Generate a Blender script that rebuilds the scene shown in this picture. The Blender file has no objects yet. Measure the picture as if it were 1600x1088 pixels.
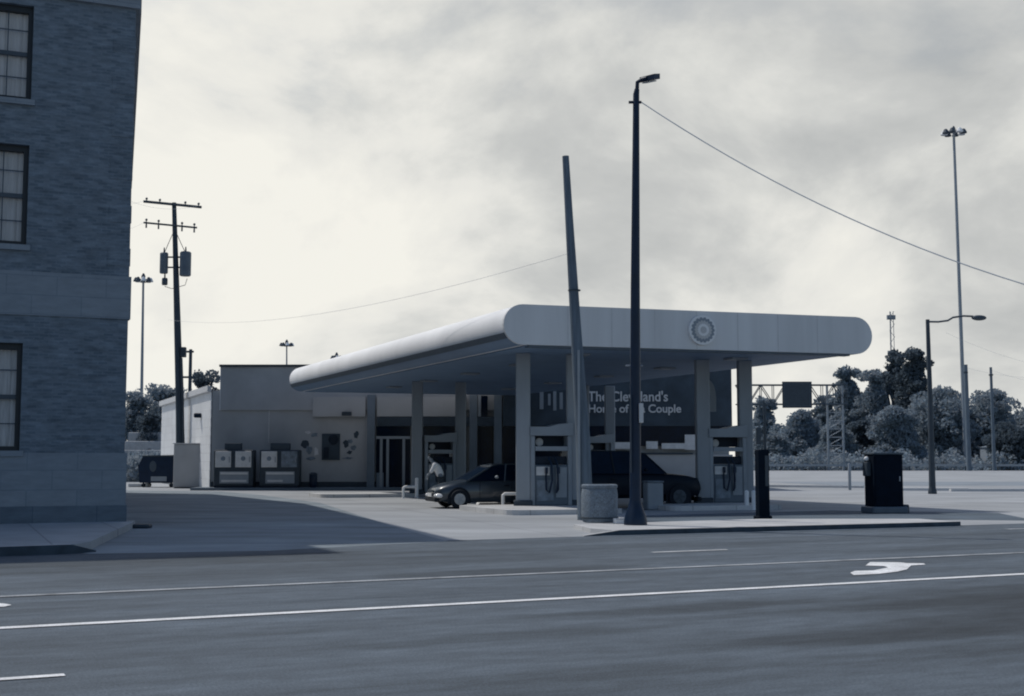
import bpy, math, random
from math import radians as R, sin, cos, pi, tan, atan
from mathutils import Vector, Matrix
random.seed(7)
S = bpy.context.scene
COL = S.collection

# ------------------------------------------------------------------ camera
CAM_H = 1.6
PITCH = atan(174 / 2000)
cd = bpy.data.cameras.new('camera'); cam = bpy.data.objects.new('camera', cd); COL.objects.link(cam)
cd.sensor_width = 36; cd.lens = 45.0; cd.clip_start = .1; cd.clip_end = 4000
cam.location = (0, 0, CAM_H); cam.rotation_euler = (pi / 2 + PITCH, 0, 0)
S.camera = cam

def ray(px, py):
    x, y, z = (px - 800) / 2000, 1.0, -(py - 544) / 2000
    c, s = cos(PITCH), sin(PITCH)
    return x, y * c - z * s, y * s + z * c
def G(px, py, z=0.0):                       # world spot of a point of known height
    r = ray(px, py); t = (z - CAM_H) / r[2]
    return Vector((r[0] * t, r[1] * t, z))
def V(px, py, Y):                           # world spot at a known distance
    r = ray(px, py); t = Y / r[1]
    return Vector((r[0] * t, Y, CAM_H + r[2] * t))

# ------------------------------------------------------------------ sun, sky
SUN = Vector((-8.0, 4.8, 13.2)).normalized()
ld = bpy.data.lights.new('sun', 'SUN'); lo = bpy.data.objects.new('sun', ld); COL.objects.link(lo)
ld.energy = 2.5; ld.angle = R(0.6); ld.color = (1.0, .965, .90)
lo.rotation_euler = SUN.to_track_quat('Z', 'Y').to_euler(); lo.location = (-30, 20, 40)
W = bpy.data.worlds.new('World'); S.world = W; W.use_nodes = True
nt = W.node_tree; N = nt.nodes; L = nt.links; N.clear()
def nn(t, **k):
    n = N.new(t)
    for a, b in k.items(): setattr(n, a, b)
    return n
sky = nn('ShaderNodeTexSky', sky_type='NISHITA', sun_disc=False)
sky.sun_elevation = math.asin(SUN.z); sky.sun_rotation = math.atan2(SUN.x, SUN.y)
sky.air_density = 1.0; sky.dust_density = .6; sky.ozone_density = 1.5
tc = nn('ShaderNodeTexCoord')
sp = nn('ShaderNodeSeparateXYZ'); L.new(tc.outputs['Generated'], sp.inputs[0])
def math_(op, a, b=None, c=None, clamp=False, NN=N, LL=L):
    m = NN.new('ShaderNodeMath'); m.operation = op; m.use_clamp = clamp
    for i, v in enumerate((a, b, c)):
        if v is None: continue
        if hasattr(v, 'links') or hasattr(v, 'node'): LL.new(v, m.inputs[i])
        else: m.inputs[i].default_value = v
    return m.outputs[0]
zz = math_('ADD', math_('MAXIMUM', sp.outputs[2], 0.0), 0.9)
cx = math_('DIVIDE', sp.outputs[0], zz); cy = math_('DIVIDE', sp.outputs[1], zz)
cb = nn('ShaderNodeCombineXYZ'); L.new(cx, cb.inputs[0]); L.new(cy, cb.inputs[1]); L.new(math_('MULTIPLY_ADD', sp.outputs[2], 1.0, 4.6), cb.inputs[2])
n1 = nn('ShaderNodeTexNoise'); n1.inputs['Scale'].default_value = 5.2; n1.inputs['Detail'].default_value = 9; n1.inputs['Roughness'].default_value = .56; n1.inputs['Distortion'].default_value = .25
L.new(cb.outputs[0], n1.inputs['Vector'])
n2 = nn('ShaderNodeTexNoise'); n2.inputs['Scale'].default_value = 1.7; n2.inputs['Detail'].default_value = 4; n2.inputs['Roughness'].default_value = .5
L.new(cb.outputs[0], n2.inputs['Vector'])
# cloud brightness: lit rims and grey bellies, the side of the sky by the sun brighter
dx = math_('MULTIPLY', sp.outputs[0], -.78)
b0 = math_('ADD', math_('MULTIPLY', n1.outputs[0], 1.6), math_('MULTIPLY', n2.outputs[0], 1.6))
b1 = math_('ADD', b0, dx)
ramp = nn('ShaderNodeValToRGB'); L.new(math_('SUBTRACT', b1, 1.03), ramp.inputs[0])
e = ramp.color_ramp.elements
e[0].position = .10; e[0].color = (.46, .475, .475, 1)
e[1].position = .74; e[1].color = (.90, .885, .82, 1)
for p_, c_ in ((.30, (.57, .58, .57)), (.42, (.68, .685, .66)), (.53, (.79, .785, .745))):
    k = e.new(p_); k.color = c_ + (1,)
# cloud cover: a broad bank ahead of and beside the street, thinning overhead and behind
cov = math_('ADD', math_('MULTIPLY', sp.outputs[1], 1.5), math_('MULTIPLY', sp.outputs[2], -.9))
cov = math_('ADD', cov, math_('MULTIPLY', n1.outputs[0], .9))
cov = math_('ADD', cov, -.55, clamp=True)
cmul = nn('ShaderNodeVectorMath', operation='SCALE'); L.new(ramp.outputs[0], cmul.inputs[0]); cmul.inputs[3].default_value = 10.0
mx = nn('ShaderNodeMix', data_type='RGBA'); L.new(cov, mx.inputs[0]); L.new(sky.outputs[0], mx.inputs[6]); L.new(cmul.outputs[0], mx.inputs[7])
bg = nn('ShaderNodeBackground'); bg.inputs[1].default_value = .10; L.new(mx.outputs[2], bg.inputs[0])
wo = nn('ShaderNodeOutputWorld'); L.new(bg.outputs[0], wo.inputs[0])
S.view_settings.view_transform = 'Standard'; S.view_settings.look = 'None'
S.view_settings.exposure = 0; S.view_settings.gamma = 1
S.cycles.max_bounces = 8
S.cycles.filter_width = 2.0

# ------------------------------------------------------------------ materials
def tint(l):
    t = max(0.0, min(1.0, 1 - l / .42))
    return (l * (1 - .36 * t), l * (1 - .02 * t), l * (1 + .34 * t), 1)
def mat(name, l, rough=.8, var=.15, scale=3.0, stretch=(1, 1, 1), bump=0.0, bscale=60, metal=0, spec=.4, coat=0, col=None, fine=.0, stains=0.0, joints=None):
    m = bpy.data.materials.new(name); m.use_nodes = True
    nt = m.node_tree; b = nt.nodes['Principled BSDF']
    base = col + (1,) if col else tint(l)
    b.inputs['Roughness'].default_value = rough; b.inputs['Metallic'].default_value = metal
    b.inputs['Specular IOR Level'].default_value = spec; b.inputs['Coat Weight'].default_value = coat
    t = nt.nodes.new('ShaderNodeTexCoord'); mp = nt.nodes.new('ShaderNodeMapping'); mp.inputs['Scale'].default_value = stretch
    nt.links.new(t.outputs['Object'], mp.inputs[0])
    n = nt.nodes.new('ShaderNodeTexNoise'); n.inputs['Scale'].default_value = scale; n.inputs['Detail'].default_value = 6; n.inputs['Roughness'].default_value = .6
    nt.links.new(mp.outputs[0], n.inputs['Vector'])
    r = nt.nodes.new('ShaderNodeValToRGB')
    r.color_ramp.elements[0].position = .28; r.color_ramp.elements[1].position = .72
    r.color_ramp.elements[0].color = tuple(c * (1 - var) for c in base[:3]) + (1,)
    r.color_ramp.elements[1].color = tuple(min(.95, c * (1 + var)) for c in base[:3]) + (1,)
    nt.links.new(n.outputs[0], r.inputs[0])
    out = r.outputs[0]
    def mul(out, fac_out, lo_, hi_):
        mr = nt.nodes.new('ShaderNodeMapRange'); mr.inputs[1].default_value = .3; mr.inputs[2].default_value = .7
        mr.inputs[3].default_value = lo_; mr.inputs[4].default_value = hi_; nt.links.new(fac_out, mr.inputs[0])
        v = nt.nodes.new('ShaderNodeVectorMath'); v.operation = 'SCALE'
        nt.links.new(out, v.inputs[0]); nt.links.new(mr.outputs[0], v.inputs[3]); return v.outputs[0]
    if fine:
        f = nt.nodes.new('ShaderNodeTexNoise'); f.inputs['Scale'].default_value = 45; f.inputs['Detail'].default_value = 4
        nt.links.new(t.outputs['Object'], f.inputs['Vector']); out = mul(out, f.outputs[0], 1 - fine, 1 + fine)
    if stains:
        f = nt.nodes.new('ShaderNodeTexNoise'); f.inputs['Scale'].default_value = .35; f.inputs['Detail'].default_value = 5; f.inputs['Distortion'].default_value = .8
        nt.links.new(mp.outputs[0], f.inputs['Vector']); out = mul(out, f.outputs[0], 1 - stains, 1 + stains * .6)
    if joints:
        jm = nt.nodes.new('ShaderNodeMapping'); jm.inputs['Rotation'].default_value = (0, 0, -joints[1]); nt.links.new(t.outputs['Object'], jm.inputs[0])
        jb = nt.nodes.new('ShaderNodeTexBrick'); jb.offset = 0; jb.inputs['Scale'].default_value = 1; jb.inputs['Brick Width'].default_value = joints[0]; jb.inputs['Row Height'].default_value = joints[0]
        jb.inputs['Mortar Size']  .default_value = .02; jb.inputs['Color1'].default_value = (.93, .93, .93, 1); jb.inputs['Color2'].default_value = (1, 1, 1, 1); jb.inputs['Mortar'].default_value = (.66, .66, .66, 1)
        nt.links.new(jm.outputs[0], jb.inputs['Vector'])
        jx = nt.nodes.new('ShaderNodeVectorMath'); jx.operation = 'MULTIPLY'; nt.links.new(out, jx.inputs[0]); nt.links.new(jb.outputs[0], jx.inputs[1]); out = jx.outputs[0]
    nt.links.new(out, b.inputs['Base Color'])
    if bump:
        bn = nt.nodes.new('ShaderNodeTexNoise'); bn.inputs['Scale'].default_value = bscale; bn.inputs['Detail'].default_value = 4
        nt.links.new(t.outputs['Object'], bn.inputs['Vector'])
        bp = nt.nodes.new('ShaderNodeBump'); bp.inputs['Strength'].default_value = bump; bp.inputs['Distance'].default_value = .02
        nt.links.new(bn.outputs[0], bp.inputs['Height']); nt.links.new(bp.outputs[0], b.inputs['Normal'])
    return m
def brickmat(name, l1, l2, lm, bw=.22, bh=.075, mortar=.012, rough=.9, vary=.2):
    m = bpy.data.materials.new(name); m.use_nodes = True; nt = m.node_tree; b = nt.nodes['Principled BSDF']
    b.inputs['Roughness'].default_value = rough; b.inputs['Specular IOR Level'].default_value = .25
    t = nt.nodes.new('ShaderNodeTexCoord'); s = nt.nodes.new('ShaderNodeSeparateXYZ'); c = nt.nodes.new('ShaderNodeCombineXYZ')
    nt.links.new(t.outputs['Object'], s.inputs[0])
    ad = nt.nodes.new('ShaderNodeMath'); ad.operation = 'ADD'; nt.links.new(s.outputs[0], ad.inputs[0]); nt.links.new(s.outputs[1], ad.inputs[1])
    nt.links.new(ad.outputs[0], c.inputs[0]); nt.links.new(s.outputs[2], c.inputs[1])
    k = nt.nodes.new('ShaderNodeTexBrick'); nt.links.new(c.outputs[0], k.inputs['Vector'])
    k.inputs['Color1'].default_value = tint(l1); k.inputs['Color2'].default_value = tint(l2); k.inputs['Mortar'].default_value = tint(lm)
    k.inputs['Scale'].default_value = 1; k.inputs['Brick Width'].default_value = bw; k.inputs['Row Height'].default_value = bh; k.inputs['Mortar Size'].default_value = mortar
    n = nt.nodes.new('ShaderNodeTexNoise'); n.inputs['Scale'].default_value = 2.2; n.inputs['Detail'].default_value = 7; n.inputs['Roughness'].default_value = .7
    mp = nt.nodes.new('ShaderNodeMapping'); mp.inputs['Scale'].default_value = (.8, .8, 3.0)
    nt.links.new(t.outputs['Object'], mp.inputs[0]); nt.links.new(mp.outputs[0], n.inputs['Vector'])
    mr = nt.nodes.new('ShaderNodeMapRange'); mr.inputs[1].default_value = .3; mr.inputs[2].default_value = .7; mr.inputs[3].default_value = 1 - vary; mr.inputs[4].default_value = 1 + vary
    nt.links.new(n.outputs[0], mr.inputs[0])
    v = nt.nodes.new('ShaderNodeVectorMath'); v.operation = 'SCALE'; nt.links.new(k.outputs[0], v.inputs[0]); nt.links.new(mr.outputs[0], v.inputs[3])
    nt.links.new(v.outputs[0], b.inputs['Base Color'])
    bp = nt.nodes.new('ShaderNodeBump'); bp.inputs['Strength'].default_value = .25; bp.inputs['Distance'].default_value = .006; bp.invert = True
    nt.links.new(k.outputs[1], bp.inputs['Height']); nt.links.new(bp.outputs[0], b.inputs['Normal'])
    return m

M = {}
M['asphalt'] = mat('asphalt', .130, .88, .28, 1.1, (.22, 1.4, 1), .5, 70, fine=.3, stains=.32, col=(.096, .119, .144))
def blotches(m, sc, lo_, hi_, stretch):
    nt = m.node_tree; b = nt.nodes['Principled BSDF']; src = b.inputs['Base Color'].links[0].from_socket
    t = nt.nodes.new('ShaderNodeTexCoord'); mp = nt.nodes.new('ShaderNodeMapping'); mp.inputs['Scale'].default_value = stretch
    nz = nt.nodes.new('ShaderNodeTexNoise'); nz.inputs['Scale'].default_value = sc; nz.inputs['Detail'].default_value = 8; nz.inputs['Roughness'].default_value = .68
    nt.links.new(t.outputs['Object'], mp.inputs[0]); nt.links.new(mp.outputs[0], nz.inputs['Vector'])
    mr = nt.nodes.new('ShaderNodeMapRange'); mr.inputs[1].default_value = .35; mr.inputs[2].default_value = .65; mr.inputs[3].default_value = lo_; mr.inputs[4].default_value = hi_
    nt.links.new(nz.outputs[0], mr.inputs[0]); v = nt.nodes.new('ShaderNodeVectorMath'); v.operation = 'SCALE'
    nt.links.new(src, v.inputs[0]); nt.links.new(mr.outputs[0], v.inputs[3]); nt.links.new(v.outputs[0], b.inputs['Base Color'])
blotches(M['asphalt'], 3.6, .80, 1.18, (.5, 1.3, 1))
def darker_spots(m, spots):                   # ragged dark areas in the road's own axes, some painted for cast shadow
    nt = m.node_tree; b = nt.nodes['Principled BSDF']; src = b.inputs['Base Color'].links[0].from_socket
    t = nt.nodes.new('ShaderNodeTexCoord'); nz = nt.nodes.new('ShaderNodeTexNoise'); nz.inputs['Scale'].default_value = .5; nz.inputs['Detail'].default_value = 5
    mp0 = nt.nodes.new('ShaderNodeMapping'); mp0.inputs['Scale'].default_value = (.5, 2.2, 1); nt.links.new(t.outputs['Object'], mp0.inputs[0]); nt.links.new(mp0.outputs[0], nz.inputs['Vector'])
    for (cx_, cy_, rx, ry, amt) in spots:
        mp = nt.nodes.new('ShaderNodeMapping'); mp.vector_type = 'POINT'; mp.inputs['Location'].default_value = (-cx_ / rx, -cy_ / ry, 0); mp.inputs['Scale'].default_value = (1 / rx, 1 / ry, 1)
        ln = nt.nodes.new('ShaderNodeVectorMath'); ln.operation = 'LENGTH'; nt.links.new(t.outputs['Object'], mp.inputs[0]); nt.links.new(mp.outputs[0], ln.inputs[0])
        ad = nt.nodes.new('ShaderNodeMath'); ad.operation = 'MULTIPLY_ADD'; nt.links.new(nz.outputs[0], ad.inputs[0]); ad.inputs[1].default_value = 1.6; nt.links.new(ln.outputs[1], ad.inputs[2])
        mr = nt.nodes.new('ShaderNodeMapRange'); mr.interpolation_type = 'SMOOTHSTEP'; mr.inputs[1].default_value = 1.2; mr.inputs[2].default_value = 2.1; mr.inputs[3].default_value = 1 - amt; mr.inputs[4].default_value = 1
        nt.links.new(ad.outputs[0], mr.inputs[0])
        v = nt.nodes.new('ShaderNodeVectorMath'); v.operation = 'SCALE'; nt.links.new(src, v.inputs[0]); nt.links.new(mr.outputs[0], v.inputs[3]); src = v.outputs[0]
    nt.links.new(src, b.inputs['Base Color'])
darker_spots(M['asphalt'], [(-.6, -12.4, 5.2, 1.1, .50), (-5.6, -11.8, 2.0, .4, .40), (-3.8, -14.2, 3.0, 1.0, .40), (-8.2, -13.0, 1.8, .4, .22), (-5.6, -6.8, 2.2, .45, .4), (-9.5, -2.6, 4, 1.1, .35), (1.5, -15, 7, 1.8, .38), (-8.6, -15.0, 1.3, .35, .22), (6, -6, 4, .6, .2)])
M['asphalt_patch'] = mat('asphalt_patch', .105, .9, .15, 1.2, (.5, 1.6, 1), .4, 70, fine=.12)
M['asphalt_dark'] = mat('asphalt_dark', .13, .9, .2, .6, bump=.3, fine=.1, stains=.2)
M['concrete_ground'] = mat('concrete_ground', .375, .85, .16, .45, (.5, 1.2, 1), .2, 40, fine=.05, stains=.22, joints=(4.6, R(17.6)))
M['sidewalk'] = mat('sidewalk', .54, .85, .12, .8, bump=.2, fine=.06, stains=.18, joints=(1.5, R(25.6)))
M['sidewalk_old'] = mat('sidewalk_old', .36, .9, .15, 1.0, bump=.2, fine=.06, joints=(1.6, R(23.5)))
M['kerb'] = mat('kerb', .40, .85, .18, 3); M['kerb_face_shade'] = mat('kerb_face_shade', .07, .95, .3, 3)  # second colour darkens the kerb fronts to paint their shade
M['paint_white'] = mat('paint_white', .80, .7, .28, 3, bump=.1, fine=.25)
M['paint_yellow'] = mat('paint_yellow', .36, .7, .5, 2.2, fine=.35)
M['grass'] = mat('grass', .13, .95, .4, 2.5, bump=.8, bscale=8, stains=.3)
M['brick'] = brickmat('brick', .145, .21, .19, vary=.36)
M['limestone'] = brickmat('limestone', .255, .275, .22, 1.1, .45, .012, vary=.13)
M['plinth'] = brickmat('plinth', .15, .18, .12, 1.4, .62, .012, vary=.2)
M['window_frame'] = mat('window_frame', .02, .5, .1)
M['sash'] = mat('sash', .07, .5, .1)
M['curtain'] = mat('curtain', .50, .9, .12, 5, (4, 4, .3))
M['curtain_low'] = mat('curtain_low', .50, .9, .25, 4, (4, 4, .3))
M['glass_dark'] = mat('glass_dark', .006, .12, .3, 2, spec=.1, col=(.002, .009, .024))
M['dark_interior'] = mat('dark_interior', .02, .7, .2, col=(.004, .012, .026))
M['white_metal'] = mat('white_metal', .90, .5, .05, .8, (1, 1, .3), spec=.35, stains=.10)
M['fascia'] = mat('fascia', .64, .5, .08, 1.1, (1, 1, .12), spec=.35, stains=.12)
M['fascia_joint'] = mat('fascia_joint', .52, .6, .1)
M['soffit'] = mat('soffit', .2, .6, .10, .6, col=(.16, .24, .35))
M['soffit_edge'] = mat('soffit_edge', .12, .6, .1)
M['column'] = mat('column', .30, .55, .10, 1.5, (1, 1, .3))
M['letters'] = mat('letters', .56, .7, .08)
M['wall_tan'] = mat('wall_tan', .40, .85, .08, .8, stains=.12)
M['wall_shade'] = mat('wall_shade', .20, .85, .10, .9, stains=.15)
M['wall_dark'] = mat('wall_dark', .065, .8, .3, .9, stains=.2)
M['sign_band'] = mat('sign_band', .42, .6, .06, 1)
M['clapboard'] = brickmat('clapboard', .74, .78, .30, 40, .42, .03, vary=.06)
M['roof'] = mat('roof', .20, .8, .2)
M['trim'] = mat('trim', .55, .7, .08)
M['trim_dark'] = mat('trim_dark', .05, .6, .2)
M['black_metal'] = mat('black_metal', .02, .4, .2, spec=.3, col=(.005, .017, .042))
M['cabinet'] = mat('cabinet', .01, .75, .3, col=(.001, .006, .015), spec=.12)
M['galv'] = mat('galv', .30, .5, .12, 2, metal=.3)
M['wood_pole'] = mat('wood_pole', .15, .9, .3, 2, (6, 6, .4), .5, 30)
M['wood_dark'] = mat('wood_dark', .06, .9, .3, 2, (6, 6, .4), .5, 30)
M['bin'] = mat('bin', .21, .95, .2, 9, bump=.8, bscale=45, fine=.35)
M['car_paint'] = mat('car_paint', .045, .28, .05, 1, spec=.5, coat=.6)
M['suv_paint'] = mat('suv_paint', .01, .5, .05, 1, spec=.2, col=(.002, .007, .016))
M['tyre'] = mat('tyre', .012, .85, .1, col=(.005, .010, .018))
M['rim'] = mat('rim', .34, .4, .1, metal=.4)
M['headlamp'] = mat('headlamp', .85, .12, .02, spec=.8, coat=1)
M['plate'] = mat('plate', .7, .5, .05)
M['pump_body'] = mat('pump_body', .28, .5, .10, 2)
M['pump_panel'] = mat('pump_panel', .13, .5, .12, 2)
M['poster'] = mat('poster', .58, .6, .16, 4)
M['poster_mid'] = mat('poster_mid', .20, .6, .4, 5)
M['bark'] = mat('bark', .06, .95, .3, 4, (3, 3, .5))
M['shirt'] = mat('shirt', .85, .9, .08, 6)
M['skin'] = mat('skin', .26, .6, .06)
M['hair'] = mat('hair', .015, .8, .2)
M['trousers'] = mat('trousers', .05, .9, .15)
M['paper'] = mat('paper', .82, .8, .04)
M['wire'] = mat('wire', .30, .6, .05)
M['wire_far'] = mat('wire_far', .70, .6, .02)
M['logo_dark'] = mat('logo_dark', .27, .5, .05); M['logo_mid'] = mat('logo_mid', .5, .5, .05); M['logo_light'] = mat('logo_light', .75, .45, .03)
def leafmat(name, l):
    m = mat(name, l, .8, .35, .25, spec=.12, col=(l * .78, l * .98, l * 1.14))
    nt = m.node_tree; b = nt.nodes['Principled BSDF']
    tr = nt.nodes.new('ShaderNodeBsdfTranslucent'); tr.inputs[0].default_value = tint(l * .9)
    mxs = nt.nodes.new('ShaderNodeMixShader'); mxs.inputs[0].default_value = .45
    o = nt.nodes['Material Output']
    nt.links.new(b.outputs[0], mxs.inputs[1]); nt.links.new(tr.outputs[0], mxs.inputs[2]); nt.links.new(mxs.outputs[0], o.inputs[0])
    return m
M['leaf'] = leafmat('leaf', .32); M['leaf_dark'] = leafmat('leaf_dark', .15); M['leaf_pale'] = leafmat('leaf_pale', .38)

# ------------------------------------------------------------------ mesh helpers
class MB:
    def __init__(s): s.v = []; s.f = []
    def add(s, vs, fs):
        o = len(s.v); s.v += [tuple(p) for p in vs]; s.f += [tuple(i + o for i in f) for f in fs]; return s
    def box(s, a, b, rz=0, piv=None):
        (x0, y0, z0), (x1, y1, z1) = a, b
        vs = [Vector(p) for p in ((x0, y0, z0), (x1, y0, z0), (x1, y1, z0), (x0, y1, z0), (x0, y0, z1), (x1, y0, z1), (x1, y1, z1), (x0, y1, z1))]
        if rz:
            c = Vector(piv or ((x0 + x1) / 2, (y0 + y1) / 2, 0)); c.z = 0; Rm = Matrix.Rotation(rz, 3, 'Z')
            vs = [Rm @ (v - c) + c for v in vs]
        return s.add(vs, [(0, 3, 2, 1), (4, 5, 6, 7), (0, 1, 5, 4), (1, 2, 6, 5), (2, 3, 7, 6), (3, 0, 4, 7)])
    def cbox(s, c, sz, rz=0):
        return s.box([c[i] - sz[i] / 2 for i in range(3)], [c[i] + sz[i] / 2 for i in range(3)], rz)
    def bbox(s, a, b, w=.02, rz=0):            # box with chamfered edges
        a = [min(a[i], b[i]) for i in range(3)]; b_ = [max(a[i], b[i]) for i in range(3)]
        x0, y0, z0 = a; x1, y1, z1 = b_; w = min(w, (x1 - x0) / 3, (y1 - y0) / 3, (z1 - z0) / 3)
        vs = []; idx = {}
        for i, (x, sx) in enumerate(((x0, 1), (x1, -1))):
            for j, (y, sy) in enumerate(((y0, 1), (y1, -1))):
                for k, (z, sz) in enumerate(((z0, 1), (z1, -1))):
                    for a_ in range(3):
                        d = [w * sx, w * sy, w * sz]; d[a_] = 0
                        idx[i, j, k, a_] = len(vs); vs.append((x + d[0], y + d[1], z + d[2]))
        fs = []
        for i in (0, 1): q = [idx[i, 0, 0, 0], idx[i, 1, 0, 0], idx[i, 1, 1, 0], idx[i, 0, 1, 0]]; fs.append(q if i else q[::-1])
        for j in (0, 1): q = [idx[0, j, 0, 1], idx[0, j, 1, 1], idx[1, j, 1, 1], idx[1, j, 0, 1]]; fs.append(q if j else q[::-1])
        for k in (0, 1): q = [idx[0, 0, k, 2], idx[1, 0, k, 2], idx[1, 1, k, 2], idx[0, 1, k, 2]]; fs.append(q if k else q[::-1])
        for j in (0, 1):
            for k in (0, 1): fs.append([idx[0, j, k, 1], idx[1, j, k, 1], idx[1, j, k, 2], idx[0, j, k, 2]])
        for i in (0, 1):
            for k in (0, 1): fs.append([idx[i, 0, k, 0], idx[i, 1, k, 0], idx[i, 1, k, 2], idx[i, 0, k, 2]])
            for j in (0, 1): fs.append([idx[i, j, 0, 0], idx[i, j, 1, 0], idx[i, j, 1, 1], idx[i, j, 0, 1]])
        for i in (0, 1):
            for j in (0, 1):
                for k in (0, 1): fs.append([idx[i, j, k, 0], idx[i, j, k, 1], idx[i, j, k, 2]])
        return s.add(vs, fs)
    def tube(s, p0, p1, r0, r1=None, n=10, caps=True):
        return s.path([p0, p1], [r0, r0 if r1 is None else r1], n, caps)
    def path(s, pts, rad, n=10, caps=True):
        pts = [Vector(p) for p in pts]
        if not isinstance(rad, (list, tuple)): rad = [rad] * len(pts)
        vs = []; up = None
        for i, p in enumerate(pts):
            d = (pts[min(i + 1, len(pts) - 1)] - pts[max(i - 1, 0)]).normalized()
            if up is None: up = Vector((0, 0, 1)) if abs(d.z) < .9 else Vector((1, 0, 0))
            x = up.cross(d)
            if x.length < 1e-4: x = Vector((1, 0, 0)).cross(d)
            x.normalize(); y = d.cross(x); up = y
            for k in range(n):
                a = 2 * pi * k / n; vs.append(p + (x * cos(a) + y * sin(a)) * rad[i])
        fs = [(i * n + k, i * n + (k + 1) % n, (i + 1) * n + (k + 1) % n, (i + 1) * n + k) for i in range(len(pts) - 1) for k in range(n)]
        if caps: fs += [tuple(range(n))[::-1], tuple(range((len(pts) - 1) * n, len(pts) * n))]
        return s.add(vs, fs)
    def lathe(s, prof, c=(0, 0, 0), n=24, axis='Z'):
        vs = []
        for r, z in prof:
            for k in range(n):
                a = 2 * pi * k / n
                p = (r * cos(a), r * sin(a), z)
                if axis == 'Y': p = (p[0], z, p[1])
                vs.append((p[0] + c[0], p[1] + c[1], p[2] + c[2]))
        m = len(prof)
        fs = [(i * n + k, i * n + (k + 1) % n, (i + 1) * n + (k + 1) % n, (i + 1) * n + k) for i in range(m - 1) for k in range(n)]
        fs += [tuple(range(n))[::-1], tuple(range((m - 1) * n, m * n))]
        return s.add(vs, fs)
    def prism(s, poly, z0, z1):
        n = len(poly)
        vs = [(p[0], p[1], z0) for p in poly] + [(p[0], p[1], z1) for p in poly]
        return s.add(vs, [tuple(range(n))[::-1], tuple(range(n, 2 * n))] + [(i, (i + 1) % n, (i + 1) % n + n, i + n) for i in range(n)])
    def slab(s, poly, d):                      # a 3D polygon given a thickness vector
        n = len(poly); d = Vector(d)
        vs = [Vector(p) for p in poly] + [Vector(p) + d for p in poly]
        return s.add(vs, [tuple(range(n))[::-1], tuple(range(n, 2 * n))] + [(i, (i + 1) % n, (i + 1) % n + n, i + n) for i in range(n)])
    def ell(s, c, r, nu=14, nv=9):
        vs = [(c[0], c[1], c[2] + r[2])]
        for i in range(1, nv):
            t = pi * i / nv
            for k in range(nu):
                a = 2 * pi * k / nu; vs.append((c[0] + r[0] * sin(t) * cos(a), c[1] + r[1] * sin(t) * sin(a), c[2] + r[2] * cos(t)))
        vs.append((c[0], c[1], c[2] - r[2])); fs = [(0, 1 + k, 1 + (k + 1) % nu) for k in range(nu)]
        for i in range(nv - 2):
            for k in range(nu): fs.append((1 + i * nu + k, 1 + (i + 1) * nu + k, 1 + (i + 1) * nu + (k + 1) % nu, 1 + i * nu + (k + 1) % nu))
        b = len(vs) - 1; o = 1 + (nv - 2) * nu
        fs += [(b, o + (k + 1) % nu, o + k) for k in range(nu)]
        return s.add(vs, fs)
    def build(s, name, m, parent=None, smooth=False, fix=True):
        me = bpy.data.meshes.new(name); me.from_pydata(s.v, [], s.f); me.validate()
        if fix:
            import bmesh
            bm = bmesh.new(); bm.from_mesh(me); bmesh.ops.recalc_face_normals(bm, faces=bm.faces); bm.to_mesh(me); bm.free()
        if smooth:
            for p in me.polygons: p.use_smooth = True
            try: me.set_sharp_from_angle(angle=R(38))
            except Exception: pass
        me.materials.append(M[m] if isinstance(m, str) else m)
        o = bpy.data.objects.new(name, me); COL.objects.link(o)
        if parent: o.parent = parent
        return o
def tag(o, label=None, cat=None, group=None, kind=None):
    for k, v in (('label', label), ('category', cat), ('group', group), ('kind', kind)):
        if v: o[k] = v
    return o
def thing(name, label, cat, loc=(0, 0, 0), rz=0, group=None):
    o = bpy.data.objects.new(name, None); COL.objects.link(o); o.location = loc; o.rotation_euler = (0, 0, rz); o.empty_display_size = .3
    return tag(o, label, cat, group)
def copy_tree(o, parent=None):
    c = o.copy(); COL.objects.link(c); c.parent = parent
    for ch in list(o.children): copy_tree(ch, c)
    return c
def struct(o): o['kind'] = 'structure'; return o
def text(body, size, m, name, parent, loc, rz=0, ext=.02, sx=1.0, align='LEFT', bold=.0):
    cu = bpy.data.curves.new(name, 'FONT'); cu.body = body; cu.size = size; cu.extrude = ext; cu.align_x = align; cu.offset = .012
    t = bpy.data.objects.new(name, cu); COL.objects.link(t)
    bpy.context.view_layer.update()
    me = bpy.data.meshes.new_from_object(t.evaluated_get(bpy.context.evaluated_depsgraph_get()))
    bpy.data.objects.remove(t); me.materials.clear(); me.materials.append(M[m])
    o = bpy.data.objects.new(name, me); COL.objects.link(o); o.parent = parent
    o.rotation_euler = (pi / 2, 0, rz); o.location = loc; o.scale = (sx, 1, 1)
    return o

# ------------------------------------------------------------------ the setting: ground, road
RA = R(25.6); U = Vector((cos(RA), sin(RA), 0)); VV = Vector((-sin(RA), cos(RA), 0))
KO = G(940, 838)                 # a point on the far kerb
def rd(u, v, z=0): p = KO + U * u + VV * v; return Vector((p.x, p.y, z))
def sheet(name, poly, z, m, sub=False):
    b = MB(); b.add([(p[0], p[1], z) for p in poly], [tuple(range(len(poly)))]); o = b.build(name, m, fix=False)
    if o.data.polygons[0].normal.z < 0: o.data.flip_normals()
    return struct(o)
gnd = sheet('ground', [(-1500, -600), (1500, -600), (1500, 2500), (-1500, 2500)], 0, 'concrete_ground')
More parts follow.
